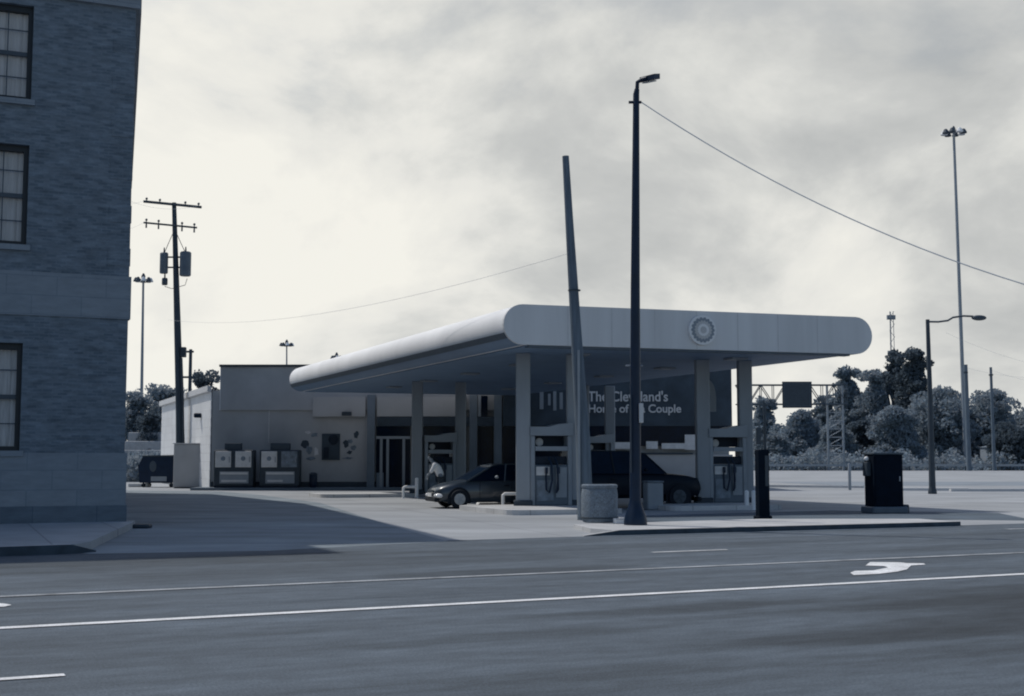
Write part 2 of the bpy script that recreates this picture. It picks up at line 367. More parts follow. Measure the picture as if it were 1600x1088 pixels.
# the road sheet carries its own axis so that the wear runs along it
def roadobj(name, quads, z, m):
    b = MB()
    for q in quads: b.add([(x, y, 0) for x, y in q], [tuple(range(len(q)))])
    o = b.build(name, m, fix=False); o.location = (KO.x, KO.y, z); o.rotation_euler = (0, 0, RA); return struct(o)
roadobj('road', [[(-300, -22), (300, -22), (300, .02), (-300, .02)]], .004, 'asphalt')
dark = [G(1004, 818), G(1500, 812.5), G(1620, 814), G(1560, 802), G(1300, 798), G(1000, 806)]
sheet('forecourt_shade', [(p.x, p.y) for p in dark], .005, 'asphalt_dark')  # dark sheet painted in for shade in front of the canopy's cast shadow
roadobj('dark_strip', [[(-.2, -.34), (9.6, -.62), (9.3, -.27), (0, .0)]], .009, 'asphalt_dark')  # kerbside drainage channel in darker asphalt
rc = random.Random(11)
for u0, v0, n_ in ((-5, -3.4, 22), (-16, -9.2, 14)):
    b = MB(); pts = []; vv = v0
    for i in range(n_): vv += rc.uniform(-.06, .06); pts.append((u0 + i * .8, vv))
    for (xa, ya), (xb, yb) in zip(pts, pts[1:]): b.add([(xa, ya - .007, 0), (xb, yb - .007, 0), (xb, yb + .007, 0), (xa, ya + .007, 0)], [(0, 1, 2, 3)])
    o = b.build('tar_seam', 'asphalt_patch', fix=False); o.location = (KO.x, KO.y, .009); o.rotation_euler = (0, 0, RA); struct(o)
# markings
def strip(name, u0, u1, v0, v1, m, z=.012, seg=1):
    return roadobj(name, [[(u0, v0), (u1, v0), (u1, v1), (u0, v1)]], z, m)
strip('yellow_line_marking', -60, 60, -7.44, -7.29, 'paint_yellow')
strip('white_line_marking', -60, 60, -10.44, -10.28, 'paint_white')
a = G(0, 1062); 
for u0, u1, v in ((-15.4, -12.55, -13.95), (-27, -24, -13.95), (-3.4, -.4, -13.95 - 6), (8.6, 11.6, -19.95)):
    pass
dv_ = (G(60, 1059.5) - KO).dot(VV); du_ = (G(102, 1058) - KO).dot(U)
strip('lane_dash_marking', du_ - 3.05, du_, dv_ - .055, dv_ + .055, 'paint_white')
strip('lane_dash_marking', -1.6, -.05, -4.62, -4.52, 'paint_white')
strip('lane_dash_marking', 11.5, 14.5, -4.62, -4.52, 'paint_white')
ar = [(370, 905), (392, 920), (560, 912), (680, 897), (742, 882), (768, 857), (862, 851), (850, 843), (740, 842), (700, 837), (500, 835), (470, 858), (590, 861), (618, 870), (520, 890), (400, 893)]
sheet('turn_arrow_marking', [tuple(G(1240 + x / 4.183, 680 + y / 4.183))[:2] for x, y in ar], .012, 'paint_white')
sheet('turn_arrow_marking', [tuple(G(x, y))[:2] for x, y in ((-40, 941), (8, 945), (18, 947), (6, 950), (-40, 950))], .012, 'paint_white')
strip('stop_line_marking', 9.6, 12.5, -1.9, -1.7, 'paint_yellow')
M['driveway_shade'] = mat('driveway_shade', .22, .9, .2, .8, (.6, 1.2, 1), .3, 60, fine=.12, stains=.28, col=(.225, .262, .29))  # darkened colour that deepens the brick building's shadow
dw = [G(-40, 846), G(140, 866), G(420, 861), G(700, 846.5), G(612, 822), G(500, 786), G(410, 774), G(345, 768.5), G(150, 765.5)]
sheet('driveway_shade', [(p.x, p.y) for p in dw], .005, 'driveway_shade')  # shade painted as a sheet, cut to the building's shadow edge
# pavements: raised slabs with kerbs
def kslab(name, poly, z, m):
    return struct(MB().prism([(p[0], p[1]) for p in poly], -.05, z).build(name, m))
pr = [rd(0.5, .16), rd(9.0, .16 - .28), rd(9.9, .2), rd(10.2, 1.6), rd(6.5, 3.3), rd(0.9, 2.9), rd(.4, 1.2)]
kslab('sidewalk', pr, .095, 'sidewalk')
kb = MB()
kp = [rd(-.35, .12), rd(.45, 0), rd(9.35, -.28), rd(9.95, -.05), rd(10.4, .9), rd(10.5, 1.7)]
kz = [.01, .115, .115, .10, .06, .02]
for i in range(len(kp) - 1):
    p, q = kp[i], kp[i + 1]; d = (q - p).normalized(); nrm = Vector((-d.y, d.x, 0)) * .17
    kb.add([(p.x, p.y, -.02), (q.x, q.y, -.02), (q.x + nrm.x, q.y + nrm.y, -.02), (p.x + nrm.x, p.y + nrm.y, -.02),
            (p.x, p.y, kz[i]), (q.x, q.y, kz[i + 1]), (q.x + nrm.x, q.y + nrm.y, kz[i + 1]), (p.x + nrm.x, p.y + nrm.y, kz[i])],
           [(0, 1, 5, 4), (1, 2, 6, 5), (2, 3, 7, 6), (3, 0, 4, 7), (4, 5, 6, 7)])
ko_ = struct(kb.build('kerb', 'kerb')); ko_.data.materials.append(M['kerb_face_shade'])
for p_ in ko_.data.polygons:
    if p_.normal.y < -.5: p_.material_index = 1  # front faces take the colour darkened for shade
lk = [Vector((-40, 6.5, 0)), G(0, 869), G(118, 864), G(140, 860), G(205, 828), Vector((-9, 30.8, 0)), Vector((-40, 18.3, 0))]
kslab('sidewalk', lk, .15, 'sidewalk_old')
kb = MB()
kq = [(Vector((-40, 6.35, 0)), .16), (G(0, 870), .16), (G(112, 866), .16), (G(150, 863), .03)]
for (p, za), (q, zb) in zip(kq, kq[1:]):
    d = (q - p).normalized(); nrm = Vector((-d.y, d.x, 0)) * .17
    kb.add([(p.x, p.y, -.02), (q.x, q.y, -.02), (q.x + nrm.x, q.y + nrm.y, -.02), (p.x + nrm.x, p.y + nrm.y, -.02),
            (p.x, p.y, za), (q.x, q.y, zb), (q.x + nrm.x, q.y + nrm.y, zb), (p.x + nrm.x, p.y + nrm.y, za)],
           [(0, 1, 5, 4), (1, 2, 6, 5), (2, 3, 7, 6), (3, 0, 4, 7), (4, 5, 6, 7)])
ko_ = struct(kb.build('kerb', 'kerb')); ko_.data.materials.append(M['kerb_face_shade'])
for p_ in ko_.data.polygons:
    if p_.normal.y < -.5: p_.material_index = 1  # same shade-darkened colour on the left kerb's front
# pads of the pump islands
CA = R(17.6); FU = Vector((cos(CA), sin(CA), 0)); SA = R(112.5); SU = Vector((cos(SA), sin(SA), 0))
CO = Vector((.29, 37.95, 0))
def cn(u, s, z=0): p = CO + FU * u + SU * s; return Vector((p.x, p.y, z))
def pad(a, b, w0, w1, z=.15):
    pts = []
    for (c, s0, e0, e1) in ((a, w0, 180, 270), (b, w0, 270, 360), (b, w1, 0, 90), (a, w1, 90, 180)):
        r = .45
        ccx = c + (r if c == a else -r); cs = s0 + (r if s0 == w0 else -r)
        for k in range(5):
            t = R(e0 + (e1 - e0) * k / 4); pts.append(cn(ccx + r * cos(t), cs + r * sin(t)))
    o = struct(MB().prism([(p.x, p.y) for p in pts], -.02, z).build('pump_island', 'sidewalk'))
pad(-.75, 2.9, -.9, 3.6); pad(5.2, 9.2, .6, 3.7)
pad(-1.6, 2.6, 17.4, 20.2); pad(5.2, 9.0, 18.5, 21.2)
# the paved apron along the store
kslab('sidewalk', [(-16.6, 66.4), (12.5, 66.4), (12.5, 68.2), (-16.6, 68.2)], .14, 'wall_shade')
# far grass verge and lot
sheet('grass_verge', [(12, 184), (500, 184), (500, 900), (-60, 900), (-60, 190)], .006, 'grass')
sheet('grass_verge', [(-200, 96), (-24.5, 90), (-24.5, 300), (-200, 300)], .006, 'grass')
for (x0, y0), (x1, y1), w in (((14.6, 74.5), (19.6, 72.0), .5), ((22, 64.5), (34, 64.5), .3), ((20, 66.2), (23.4, 66.0), .9)):
    d = Vector((x1 - x0, y1 - y0, 0)).normalized(); n_ = Vector((-d.y, d.x, 0)) * w
    kslab('traffic_island', [(x0, y0), (x1, y1), (x1 + n_.x, y1 + n_.y), (x0 + n_.x, y0 + n_.y)], .13, 'trim')
roadb = sheet('side_street', [(20, 78), (300, 84), (300, 100), (18, 92)], .005, 'asphalt')
roadb.data.materials[0] = mat('lot_asphalt', .27, .85, .12, .5, stains=.12)

# ------------------------------------------------------------------ brick building
BA = R(23.5); bx = Vector((-9.14, 30.3, 0))
bb = thing('brick_building', 'tall dark brick building with stone bands and sash windows at the left edge', 'building', bx, BA)
W_ = [(-3.9, -2.47)]                             # window span in x (local)
wins = [(1.80, 4.27), (6.55, 8.91), (9.98, 12.25)]
bd = MB(); x0w, x1w = -3.84, -2.32
DEP = 36; HB = 13.2
def wallpiece(b, xa, xb, za, zb): b.box((xa, 0, za), (xb, .35, zb))
zb_ = [1.75] + [v for w in wins for v in w] + [12.62]
b = MB()
# wall skin: columns left and right of the window bay, and pieces between windows
for za, zt in ((1.75, 4.92), (5.94, 12.62)):
    wallpiece(b, -16, x0w, za, zt); wallpiece(b, x1w, -.0, za, zt)
for za, zt in ((4.27, 4.92), (5.94, 6.55), (8.91, 9.98), (12.25, 12.62)): wallpiece(b, x0w, x1w, za, zt)
b.prism([(-16, .35), (-.02, .35), (2.35, 22), (1.6, DEP), (-16, DEP)], 0, 12.62)
b.box((-16, 5, 12.62), (-5.2, DEP - 4, 18.6))  # unseen tower in two boxes, added for the shadow it throws on the road
b.box((-16, .6, 12.62), (-5.2, 5, 18.6))
b.build('wall', 'brick', bb)
# alternating corner blocks
for i in range(0, 12, 2):
    z = 6.2 + i * .52; MB().box((-.5, -.012, z), (.015, .3, z + .42)).build('corner_block', 'brick', bb)
MB().box((-16, -.03, 4.92), (.05, .34, 5.94)).build('stone_band', 'limestone', bb)
MB().box((-16, -.05, .53), (.05, .34, 1.75)).build('stone_base', 'limestone', bb)
MB().box((-16, -.10, 0), (.07, .33, .53)).build('plinth', 'plinth', bb)
b = MB(); b.box((-16, -.10, 12.5), (.10, .3, 12.8)); b.box((-16, -.18, 12.8), (.13, .6, 13.0)); b.box((-16, -.26, 13.0), (.2, .6, HB))
b.build('cornice', 'limestone', bb)
MB().prism([(-5.19, .6), (.2, .6), (2.6, 22), (1.85, DEP), (-5.19, DEP)], 12.621, HB).build('parapet', 'limestone', bb)
for za, zt in wins:
    w = MB(); x0, x1 = x0w, x1w
    w.box((x0 + .001, .14, za), (x0 + .11, .3, zt)); w.box((x1 - .11, .14, za), (x1 - .001, .3, zt))
    w.box((x0 + .11, .14, zt - .14), (x1 - .11, .3, zt - .001)); w.box((x0 + .11, .14, za + .001), (x1 - .11, .3, za + .10))
    f = w.build('window', 'window_frame', bb)
    s_ = MB(); zm = (za + zt) / 2
    s_.box((x0 + .11, .18, zm - .05), (x1 - .11, .25, zm + .05))
    for t in (1 / 3, 2 / 3):
        xm = x0 + .11 + (x1 - x0 - .22) * t; s_.box((xm - .013, .2, za + .1), (xm + .013, .224, zm - .05)); s_.box((xm - .013, .2, zm + .05), (xm + .013, .224, zt - .14))
    for zc in ((za + zm) / 2, (zm + zt) / 2): s_.box((x0 + .11, .203, zc - .013), (x1 - .11, .221, zc + .013))
    s_.build('sash', 'sash', f)
    c = MB(); n = 26
    for i in range(n):
        xa = x0 + .11 + (x1 - x0 - .22) * i / n; xb = x0 + .11 + (x1 - x0 - .22) * (i + 1) / n
        ya = .31 + .018 * sin(i * 1.9); yb = .31 + .018 * sin((i + 1) * 1.9)
        c.add([(xa, ya, za + .1), (xb, yb, za + .1), (xb, yb, zt - .14), (xa, ya, zt - .14)], [(0, 1, 2, 3)])
    c.build('curtain', 'curtain_low' if za < 3 else 'curtain', f, fix=False)
    MB().box((x0 - .08, -.09, za - .13), (x1 + .08, .139, za - .001)).build('sill', 'limestone', f)
b = MB(); b.bbox((-.02, -.75, 0), (.38, -.45, .10), .03); b.add([], [])
tag(b.build('drain_block', 'trim_dark'), 'small dark block on the ground at the corner of the brick building', 'block').location = bx + Vector((.35, .35, 0))

# ------------------------------------------------------------------ canopy
can = thing('gas_station_canopy', 'long flat white canopy with rounded sides and round emblem over the fuel pumps', 'canopy', (0, 0, 0))
CL, CW, CR, CZ = 28.4, 11.35, .6, 5.6
def stad(r, u0=0, u1=CW, n=10):
    p = []
    for k in range(n + 1): t = R(90 + 180 * k / n); p.append((u0 + r * cos(t), CZ + r * sin(t)))
    for k in range(n + 1): t = R(-90 + 180 * k / n); p.append((u1 + r * cos(t), CZ + r * sin(t)))
    return p
def can_tube(prof, s0, s1, close=True):
    n = len(prof); b = MB()
    vs = [cn(u, s0, z) for u, z in prof] + [cn(u, s1, z) for u, z in prof]
    fs = [(i, (i + 1) % n, (i + 1) % n + n, i + n) for i in range(n)]
    if close: fs += [tuple(range(n))[::-1], tuple(range(n, 2 * n))]
    return b.add(vs, fs)
can_tube(stad(CR - .004, n=14), .0, CL).build('roof_shell', 'white_metal', can, smooth=True)
can_tube(stad(CR + .004, n=14), -.10, -.002).build('front_fascia', 'fascia', can)
b = MB()
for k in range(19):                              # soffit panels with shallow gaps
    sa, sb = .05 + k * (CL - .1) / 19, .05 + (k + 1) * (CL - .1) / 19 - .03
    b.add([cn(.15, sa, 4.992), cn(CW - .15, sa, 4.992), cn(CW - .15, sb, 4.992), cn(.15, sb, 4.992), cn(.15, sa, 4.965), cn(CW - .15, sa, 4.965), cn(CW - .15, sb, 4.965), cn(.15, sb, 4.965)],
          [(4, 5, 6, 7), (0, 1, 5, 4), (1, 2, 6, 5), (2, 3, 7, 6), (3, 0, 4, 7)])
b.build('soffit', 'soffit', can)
# dark strip painting a shadow gap along the lower part of the rounded side, and a trim under the front
b = MB()
for side, uc in ((-1, 0), (1, CW)):
    t0, t1 = R(-24), R(-42); pr_ = []
    for t, rr in ((t0, CR - .02), (t0, CR + .03), (t1, CR + .03), (t1, CR - .02)): pr_.append((uc + side * rr * cos(t), CZ + rr * sin(t)))
    n = 4; vs = [cn(u, .02, z) for u, z in pr_] + [cn(u, CL, z) for u, z in pr_]
    b.add(vs, [(i, (i + 1) % n, (i + 1) % n + n, i + n) for i in range(n)] + [(0, 1, 2, 3), (4, 5, 6, 7)])
b.build('dark_strip', 'soffit_edge', can)
for side, uc in ((-1, 0), (1, CW)):              # underside of the rounded edge, its shade painted in the soffit colour
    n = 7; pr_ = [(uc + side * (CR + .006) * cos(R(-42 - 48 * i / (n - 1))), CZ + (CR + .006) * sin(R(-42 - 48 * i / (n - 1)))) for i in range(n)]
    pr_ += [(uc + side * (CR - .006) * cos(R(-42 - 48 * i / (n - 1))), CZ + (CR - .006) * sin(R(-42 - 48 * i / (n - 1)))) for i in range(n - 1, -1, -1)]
    can_tube(pr_, .02, CL - .01).build('underside_shade', 'soffit', can, smooth=True)
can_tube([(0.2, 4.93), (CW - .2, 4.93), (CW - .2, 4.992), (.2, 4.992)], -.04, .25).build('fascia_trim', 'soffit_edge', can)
for u in (2.8, 8.4):
    for s in (2.2, 7, 12, 17, 22):
        c = cn(u, s, 4.93); MB().cbox((c.x, c.y, c.z), (.6, .6, .06), SA).build('light_fixture', 'galv', can)
colpos = [(.35, 40.7), (1.98, 41.2), (6.45, 43.4), (7.98, 43.9), (-4.1, 55.5), (-2.25, 56.1), (3.3, 58.6), (4.5, 59.0)]
for x, y in colpos:
    c_ = MB().bbox((x - .23, y - .23, .1), (x + .23, y + .23, 4.98), .03)
    o = c_.build('column', 'column', can)
    MB().bbox((x - .3, y - .3, .1), (x + .3, y + .3, .32), .03).build('base_plate', 'trim_dark', o)
for k in range(1, 8):                            # panel joints on the fascia and along the side
    u = CW * k / 8; p_ = cn(u, -.103, 5.02); MB().add([cn(u - .012, -.104, 5.01), cn(u + .012, -.104, 5.01), cn(u + .012, -.104, 6.19), cn(u - .012, -.104, 6.19)], [(0, 1, 2, 3)]).build('panel_joint', 'fascia_joint', can, fix=False)
# emblem: a round boss with two rings of petals
ec = G(1095, 512, 5.62); uu = 5.84
ec = cn(uu, -.10, 5.60)
em = thing('x', '', '', (0, 0, 0)); bpy.data.objects.remove(em)
def disc(r, d0, d1, n=36, wav=0.0, k=18):
    b = MB(); nrm = Vector((FU.y, -FU.x, 0)); pts = []
    for i in range(n):
        t = 2 * pi * i / n; rr = r * (1 - wav + wav * abs(cos(k * t / 2)))
        pts.append(ec + FU * rr * cos(t) + Vector((0, 0, rr * sin(t))) + nrm * d0)
    return b.slab(pts, nrm * (d1 - d0))
e0 = disc(.46, .0, .10).build('emblem', 'logo_light', can)
disc(.40, .101, .115, 144, .12).build('petal_ring', 'logo_dark', e0)
disc(.30, .116, .13, 144, .14).build('petal_ring', 'logo_mid', e0)
disc(.20, .131, .145, 144, .16).build('petal_ring', 'logo_light', e0)
disc(.11, .146, .16, 144, .2).build('emblem_centre', 'logo_mid', e0)

# ------------------------------------------------------------------ store
st = thing('store_building', 'low convenience store with dark lettered front behind the canopy', 'building', (0, 0, 0))
Y0 = 68.0
def sx(px, Y=Y0): return (px - 800) / 2000 * Y
def sz(py, Y=Y0): return V(800, py, Y).z
zt = 6.5
b = MB()
b.prism([(sx(332), Y0), (11.5, Y0), (11.5, 86), (-23.7, 87)], 0, 5.25)
b.build('wall', 'wall_tan', st)
# white clapboard skin on the long side
p0 = Vector((sx(332) - .03, Y0 + .02, 0)); p1 = Vector((-23.73, 87, 0)); d = (p1 - p0); dn = d.normalized(); on = Vector((-dn.y, dn.x, 0)) * .05
b = MB()
for k in range(11):
    za = .1 + k * .46; b.slab([p0 + Vector((0, 0, za)), p1 + Vector((0, 0, za)), p1 + on * .3 + Vector((0, 0, za + .45)), p0 + on * .3 + Vector((0, 0, za + .45))], on)
b.build('siding', 'trim', st).data.materials[0] = mat('siding_white', .70, .7, .08, 1.0, stains=.1)
b = MB(); o2 = on * 5
b.slab([p0 + o2 * .2 + Vector((0, 0, 5.15)), p1 + o2 * .2 + Vector((0, 0, 5.15)), p1 + o2 + Vector((0, 0, 5.2)), p0 + o2 + Vector((0, 0, 5.2))], (0, 0, .32))
b.build('eave', 'trim', st)
# parapet block
MB().box((sx(345), Y0 - .12, sz(641)), (10.9, Y0 + 2.4, zt)).build('parapet', 'wall_tan', st)
MB().box((sx(345) - .08, Y0 - .2, zt), (10.98, Y0 + 2.48, zt + .12)).build('coping', 'trim_dark', st)
MB().box((sx(345) - .035, Y0 - .1, sz(641)), (sx(345) - .002, Y0 + 2.4, zt)).build('parapet_lit_side', 'white_metal', st)  # white plate painting sunlight on the parapet's left side
MB().box((sx(332), Y0 - .16, .14), (sx(590), Y0 - .0, .42)).build('skirting', 'trim_dark', st)
# pilasters and front wall details
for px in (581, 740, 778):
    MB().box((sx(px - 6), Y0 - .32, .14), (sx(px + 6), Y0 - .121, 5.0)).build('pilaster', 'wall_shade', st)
for a_, c_ in ((490, 572), (590, 728)):
    MB().box((sx(a_), Y0 - .26, 3.86), (sx(c_), Y0 - .123, 4.9)).build('sign_band', 'sign_band', st)
MB().box((sx(590), Y0 - .3, 3.35), (sx(772), Y0 - .123, 3.84)).build('door_head', 'wall_dark', st)
for px0, px1, y0_, y1_ in ((843, 849, 612, 640), (856, 860, 616, 634), (864, 869, 612, 642), (874, 879, 614, 640)):
    MB().box((sx(px0), Y0 - .34, sz(y1_)), (sx(px1), Y0 - .301, sz(y0_))).build('wall_poster', 'column', st)
# entrance
o = MB().box((sx(589), Y0 - .18, .15), (sx(642), Y0 - .122, 3.34)).build('shopfront', 'glass_dark', st)
b = MB()
for px in (597, 607, 632): b.box((sx(px) - .07, Y0 - .26, .15), (sx(px) + .07, Y0 - .181, 2.7))
b.box((sx(589), Y0 - .27, 2.68), (sx(642), Y0 - .182, 2.82)); b.build('door_frame', 'column', o)
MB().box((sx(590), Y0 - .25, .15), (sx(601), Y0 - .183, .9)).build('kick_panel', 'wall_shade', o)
o = MB().box((sx(656), Y0 - .18, .4), (sx(728), Y0 - .122, 3.34)).build('shopfront', 'glass_dark', st)
MB().box((sx(672), Y0 - .24, 1.9), (sx(714), Y0 - .181, 2.2)).build('shelf_sign', 'column', o)
MB().box((sx(748), Y0 - .18, .4), (sx(771), Y0 - .122, 3.34)).build('shopfront', 'glass_dark', st)
MB().box((sx(786), Y0 - .18, .4), (sx(900), Y0 - .122, 3.34)).build('shopfront', 'glass_dark', st)
o = MB().box((sx(752), Y0 - .3, 3.86), (sx(762), Y0 - .123, 4.95)).build('window', 'glass_dark', st)
MB().box((sx(747), Y0 - .28, 3.86), (sx(751.8), Y0 - .124, 5.1)).build('frame', 'column', o)
# right half: dark lettered wall above a sill, pale wall below
MB().box((sx(786), Y0 - .30, 3.36), (sx(1142), Y0 - .121, 6.46)).build('dark_sign_wall', 'wall_dark', st)
MB().box((sx(902), Y0 - .28, 2.3), (sx(1142), Y0 - .121, 3.355)).build('dark_window', 'glass_dark', st)
MB().box((sx(902), Y0 - .34, .14), (sx(1142), Y0 - .121, 1.85)).build('lower_wall', 'wall_tan', st)
b = MB(); b.box((sx(902), Y0 - .42, 1.86), (sx(1080), Y0 - .122, 1.95)); b.build('window_ledge', 'trim_dark', st)
for px0, px1, z0, z1 in ((918, 933, 2.2, 2.55), (946, 984, 2.15, 2.5), (1008, 1026, 2.15, 2.55), (1032, 1068, 2.15, 2.45), (1068, 1086, 2.1, 2.9)):
    MB().box((sx(px0), Y0 - .36, z0), (sx(px1), Y0 - .285, z1)).build('window_poster', 'poster', st)
for line, size, base, wx in (("The Cleveland's", .74, 627.5, .90), ("Home of Da Couple", .60, 645, .99)):
    xx = sx(918)
    for word in line.split():
        o = text(word, size, 'letters', 'sign_lettering', st, (xx, Y0 - .33, sz(base)), sx=wx)
        xx += (max(v.co.x for v in o.data.vertices) + size * .26) * wx
# murals and window on the tan wall
mw = MB().box((sx(504), Y0 - .06, sz(719)), (sx(532), Y0 - .001, sz(678))).build('window', 'sash', st)
mw.data.materials[0] = M['wall_dark']
MB().ell((sx(522), Y0 - .07, sz(687)), (.26, .03, .28)).build('poster_figure', 'dark_interior', mw)
MB().box((sx(507), Y0 - .09, sz(716)), (sx(515), Y0 - .061, sz(699))).build('poster_panel', 'dark_interior', mw)
def blob(px, py, rx, rz_, m, seed):
    rnd = random.Random(seed); n = 11; b = MB(); pts = []
    for i in range(n):
        t = 2 * pi * i / n; k = rnd.uniform(.55, 1.15); pts.append(Vector((sx(px) + rx * k * cos(t), Y0 - .001 - .002 * (seed % 4), sz(py) + rz_ * k * sin(t))))
    b.slab(pts, (0, -.012 - .004 * (seed % 5), 0)); return b
for i, (px, py, rx, rz_, m) in enumerate(((477, 694, .22, .28, 'wall_dark'), (492, 680, .2, .14, 'poster_mid'), (484, 703, .16, .28, 'poster_mid'), (495, 706, .14, .26, 'poster'), (488, 716, .3, .12, 'poster_mid'),
        (541, 694, .16, .2, 'wall_dark'), (557, 679, .14, .24, 'wall_dark'), (548, 690, .2, .16, 'poster_mid'), (547, 707, .16, .12, 'wall_dark'), (545, 716, .34, .07, 'poster_mid'), (482, 676, .16, .1, 'poster'), (553, 700, .2, .14, 'poster_mid'))):
    blob(px, py, rx, rz_, m, i).build('painted_mural', m, st)
# wall lamp and conduit, roof vent
MB().cbox((sx(543), Y0 - .25, sz(647)), (.5, .25, .2)).build('wall_light', 'trim_dark', st)
MB().cbox((sx(455), Y0 + 4, 5.6), (1.2, 1.2, .8)).build('roof_vent', 'galv', st)
MB().tube((sx(421), Y0 - .06, sz(693)), (sx(421), Y0 - .06, sz(642)), .025).build('conduit', 'trim', st)
MB().tube((sx(311), Y0 + 4, 3.6), (sx(311), Y0 + 4, 4.2), .02)
lampo = MB().bbox((-17.6, 70.8, 3.9), (-17.2, 71.3, 4.15), .04).build('wall_light', 'black_metal', st)

# ------------------------------------------------------------------ ice chests
def ice(x, label, darkdoor):
    t = thing('ice_chest', label, 'ice chest', (x, Y0 - 1.0, .14), 0, 'outdoor chests against the store wall')
    w = 2.05
    MB().bbox((-w / 2, -.4, .08), (w / 2, .4, 1.95), .04).build('body', 'trim_dark', t)
    MB().box((-w / 2 + .04, -.36, 0), (w / 2 - .04, .36, .079)).build('base', 'black_metal', t)
    for i, (a_, b__) in enumerate(((-.93, -.12), (.1, .93))):
        dk = darkdoor and i == 1
        dd = MB().bbox((a_, -.45, 1.05), (b__, -.401, 1.88), .015).build('door', 'poster_mid' if dk else 'poster', t)
        MB().box((b__ - .1, -.49, 1.3), (b__ - .06, -.451, 1.6)).build('handle', 'galv', dd)
        MB().ell(((a_ + b__) / 2, -.452, 1.5), (.12, .012, .12)).build('door_badge', 'poster_mid', dd)
    pn = MB().box((-.7, -.43, .22), (.8, -.401, .84)).build('label_panel', 'pump_body', t)
    MB().box((-.66, -.45, .68), (.76, -.431, .8)).build('label_stripe', 'letters', pn)
    MB().box((-.6, -.45, .3), (.2 if darkdoor else .7, -.431, .4)).build('label_stripe', 'letters', pn)
    MB().bbox((-.5, -.3, 1.955), (.35 if not darkdoor else .5, .1, 2.3), .02).build('top_box', 'wall_dark', t)
    return t
ice(sx(369, 67), 'dark chest with two pale square doors, nearest the left corner of the store', False)
ice(sx(440, 67), 'dark chest with one pale and one dark door by the store wall', True)
t = thing('waste_bin', 'small dark bin on the store walk right of the chests', 'bin', (sx(491, 66.9), 66.9, .14))
MB().lathe([(.16, 0), (.2, .05), (.21, .6), (.19, .66)], n=16).build('body', 'black_metal', t, smooth=True)
MB().lathe([(.22, .66), (.22, .70), (.12, .78), (.02, .79)], n=16).build('lid', 'trim_dark', t, smooth=True)

# ------------------------------------------------------------------ pumps, set between the column pairs
def pump(c, rz, label):
    t = thing('fuel_pump', label, 'fuel pump', (c[0], c[1], .15), rz, 'fuel pumps under the canopy')
    w = 1.16
    bd_ = MB().bbox((-.55, -.3, 0), (.55, .3, 1.28), .03).build('cabinet', 'pump_panel', t)
    MB().box((-.52, -.33, .95), (-.08, -.301, 1.22)).build('card_reader', 'poster', bd_)
    MB().box((.14, -.325, .25), (.5, -.301, 1.2)).build('side_panel', 'pump_body', bd_)
    MB().box((-.5, -.325, .15), (.05, -.301, .8)).build('lower_panel', 'poster_mid', bd_)
    for s_ in (-1, 1): MB().bbox((s_ * .62 - .07, -.3, 0), (s_ * .62 + .07, .3, 2.2), .02).build('side_post', 'pump_body', t)
    MB().bbox((-.54, -.2, 1.29), (.54, .2, 1.55), .02).build('display_housing', 'dark_interior', t)
    MB().box((-.54, -.3, 1.72), (.54, .25, 1.86)).build('display_bar', 'pump_body', t)
    MB().box((-.54, .1, 1.87), (.54, .2, 2.2)).build('back_panel', 'dark_interior', t)
    MB().ell((-.28, .09, 2.0), (.13, .02, .13)).build('display_dial', 'poster', t)
    # topper with a gently sloping underside ornament
    b = MB(); prf = [(-.72, 2.2), (.72, 2.2), (.72, 2.62), (.2, 2.56), (-.1, 2.48), (-.72, 2.48)]
    b.slab([Vector((x, -.34, z)) for x, z in prf], (0, .68, 0)); b.build('topper', 'pump_body', t)
    for s_ in (-1, 1):
        h = MB().path([(s_ * .1, -.3, 1.5), (s_ * .1 + .05, -.42, 1.3), (s_ * .1 + .06, -.46, .8), (s_ * .12, -.42, .4), (s_ * .2, -.36, .5), (s_ * .2, -.33, 1.0)], .028, 8).build('hose', 'black_metal', t, smooth=True)
        MB().bbox((s_ * .2 - .04, -.42, 1.0), (s_ * .2 + .04, -.32, 1.2), .015).build('nozzle', 'black_metal', h)
    return t
def mid(i, j): return ((colpos[i][0] + colpos[j][0]) / 2, (colpos[i][1] + colpos[j][1]) / 2)
pz = [(mid(0, 1), 'fuel pump between the two front left canopy columns, behind the leaning wooden pole'), (mid(2, 3), 'fuel pump between the two front right canopy columns, by the dark steel post'),
      (mid(4, 5), 'far fuel pump between the rear left columns, behind the parked car'), (mid(6, 7), 'far fuel pump between the rear right columns, behind the black sport utility vehicle')]
for c, lb in pz: pump(c, CA, lb)
# an arched panel standing on the right front island
c = V(1104, 640, 44.6)
t = thing('arched_sign', 'pale arched sign panel hanging above the front right fuel pump', 'sign', (c.x, 44.4, 0), CA)
b = MB(); pts = []
for k in range(13): a_ = pi * k / 12; pts.append(Vector((.34 * cos(a_), 0, 3.75 + .62 * sin(a_))))
pts += [Vector((-.34, 0, 3.25)), Vector((.34, 0, 3.25))]
b.slab(pts, (0, .1, 0)); b.build('panel', 'column', t)
MB().tube((.0, .05, 4.3), (.0, .05, 4.96), .04).build('hanger', 'column', t)
MB().ell((-.05, -.005, 3.7), (.17, .03, .3)).build('badge', 'poster_mid', t)

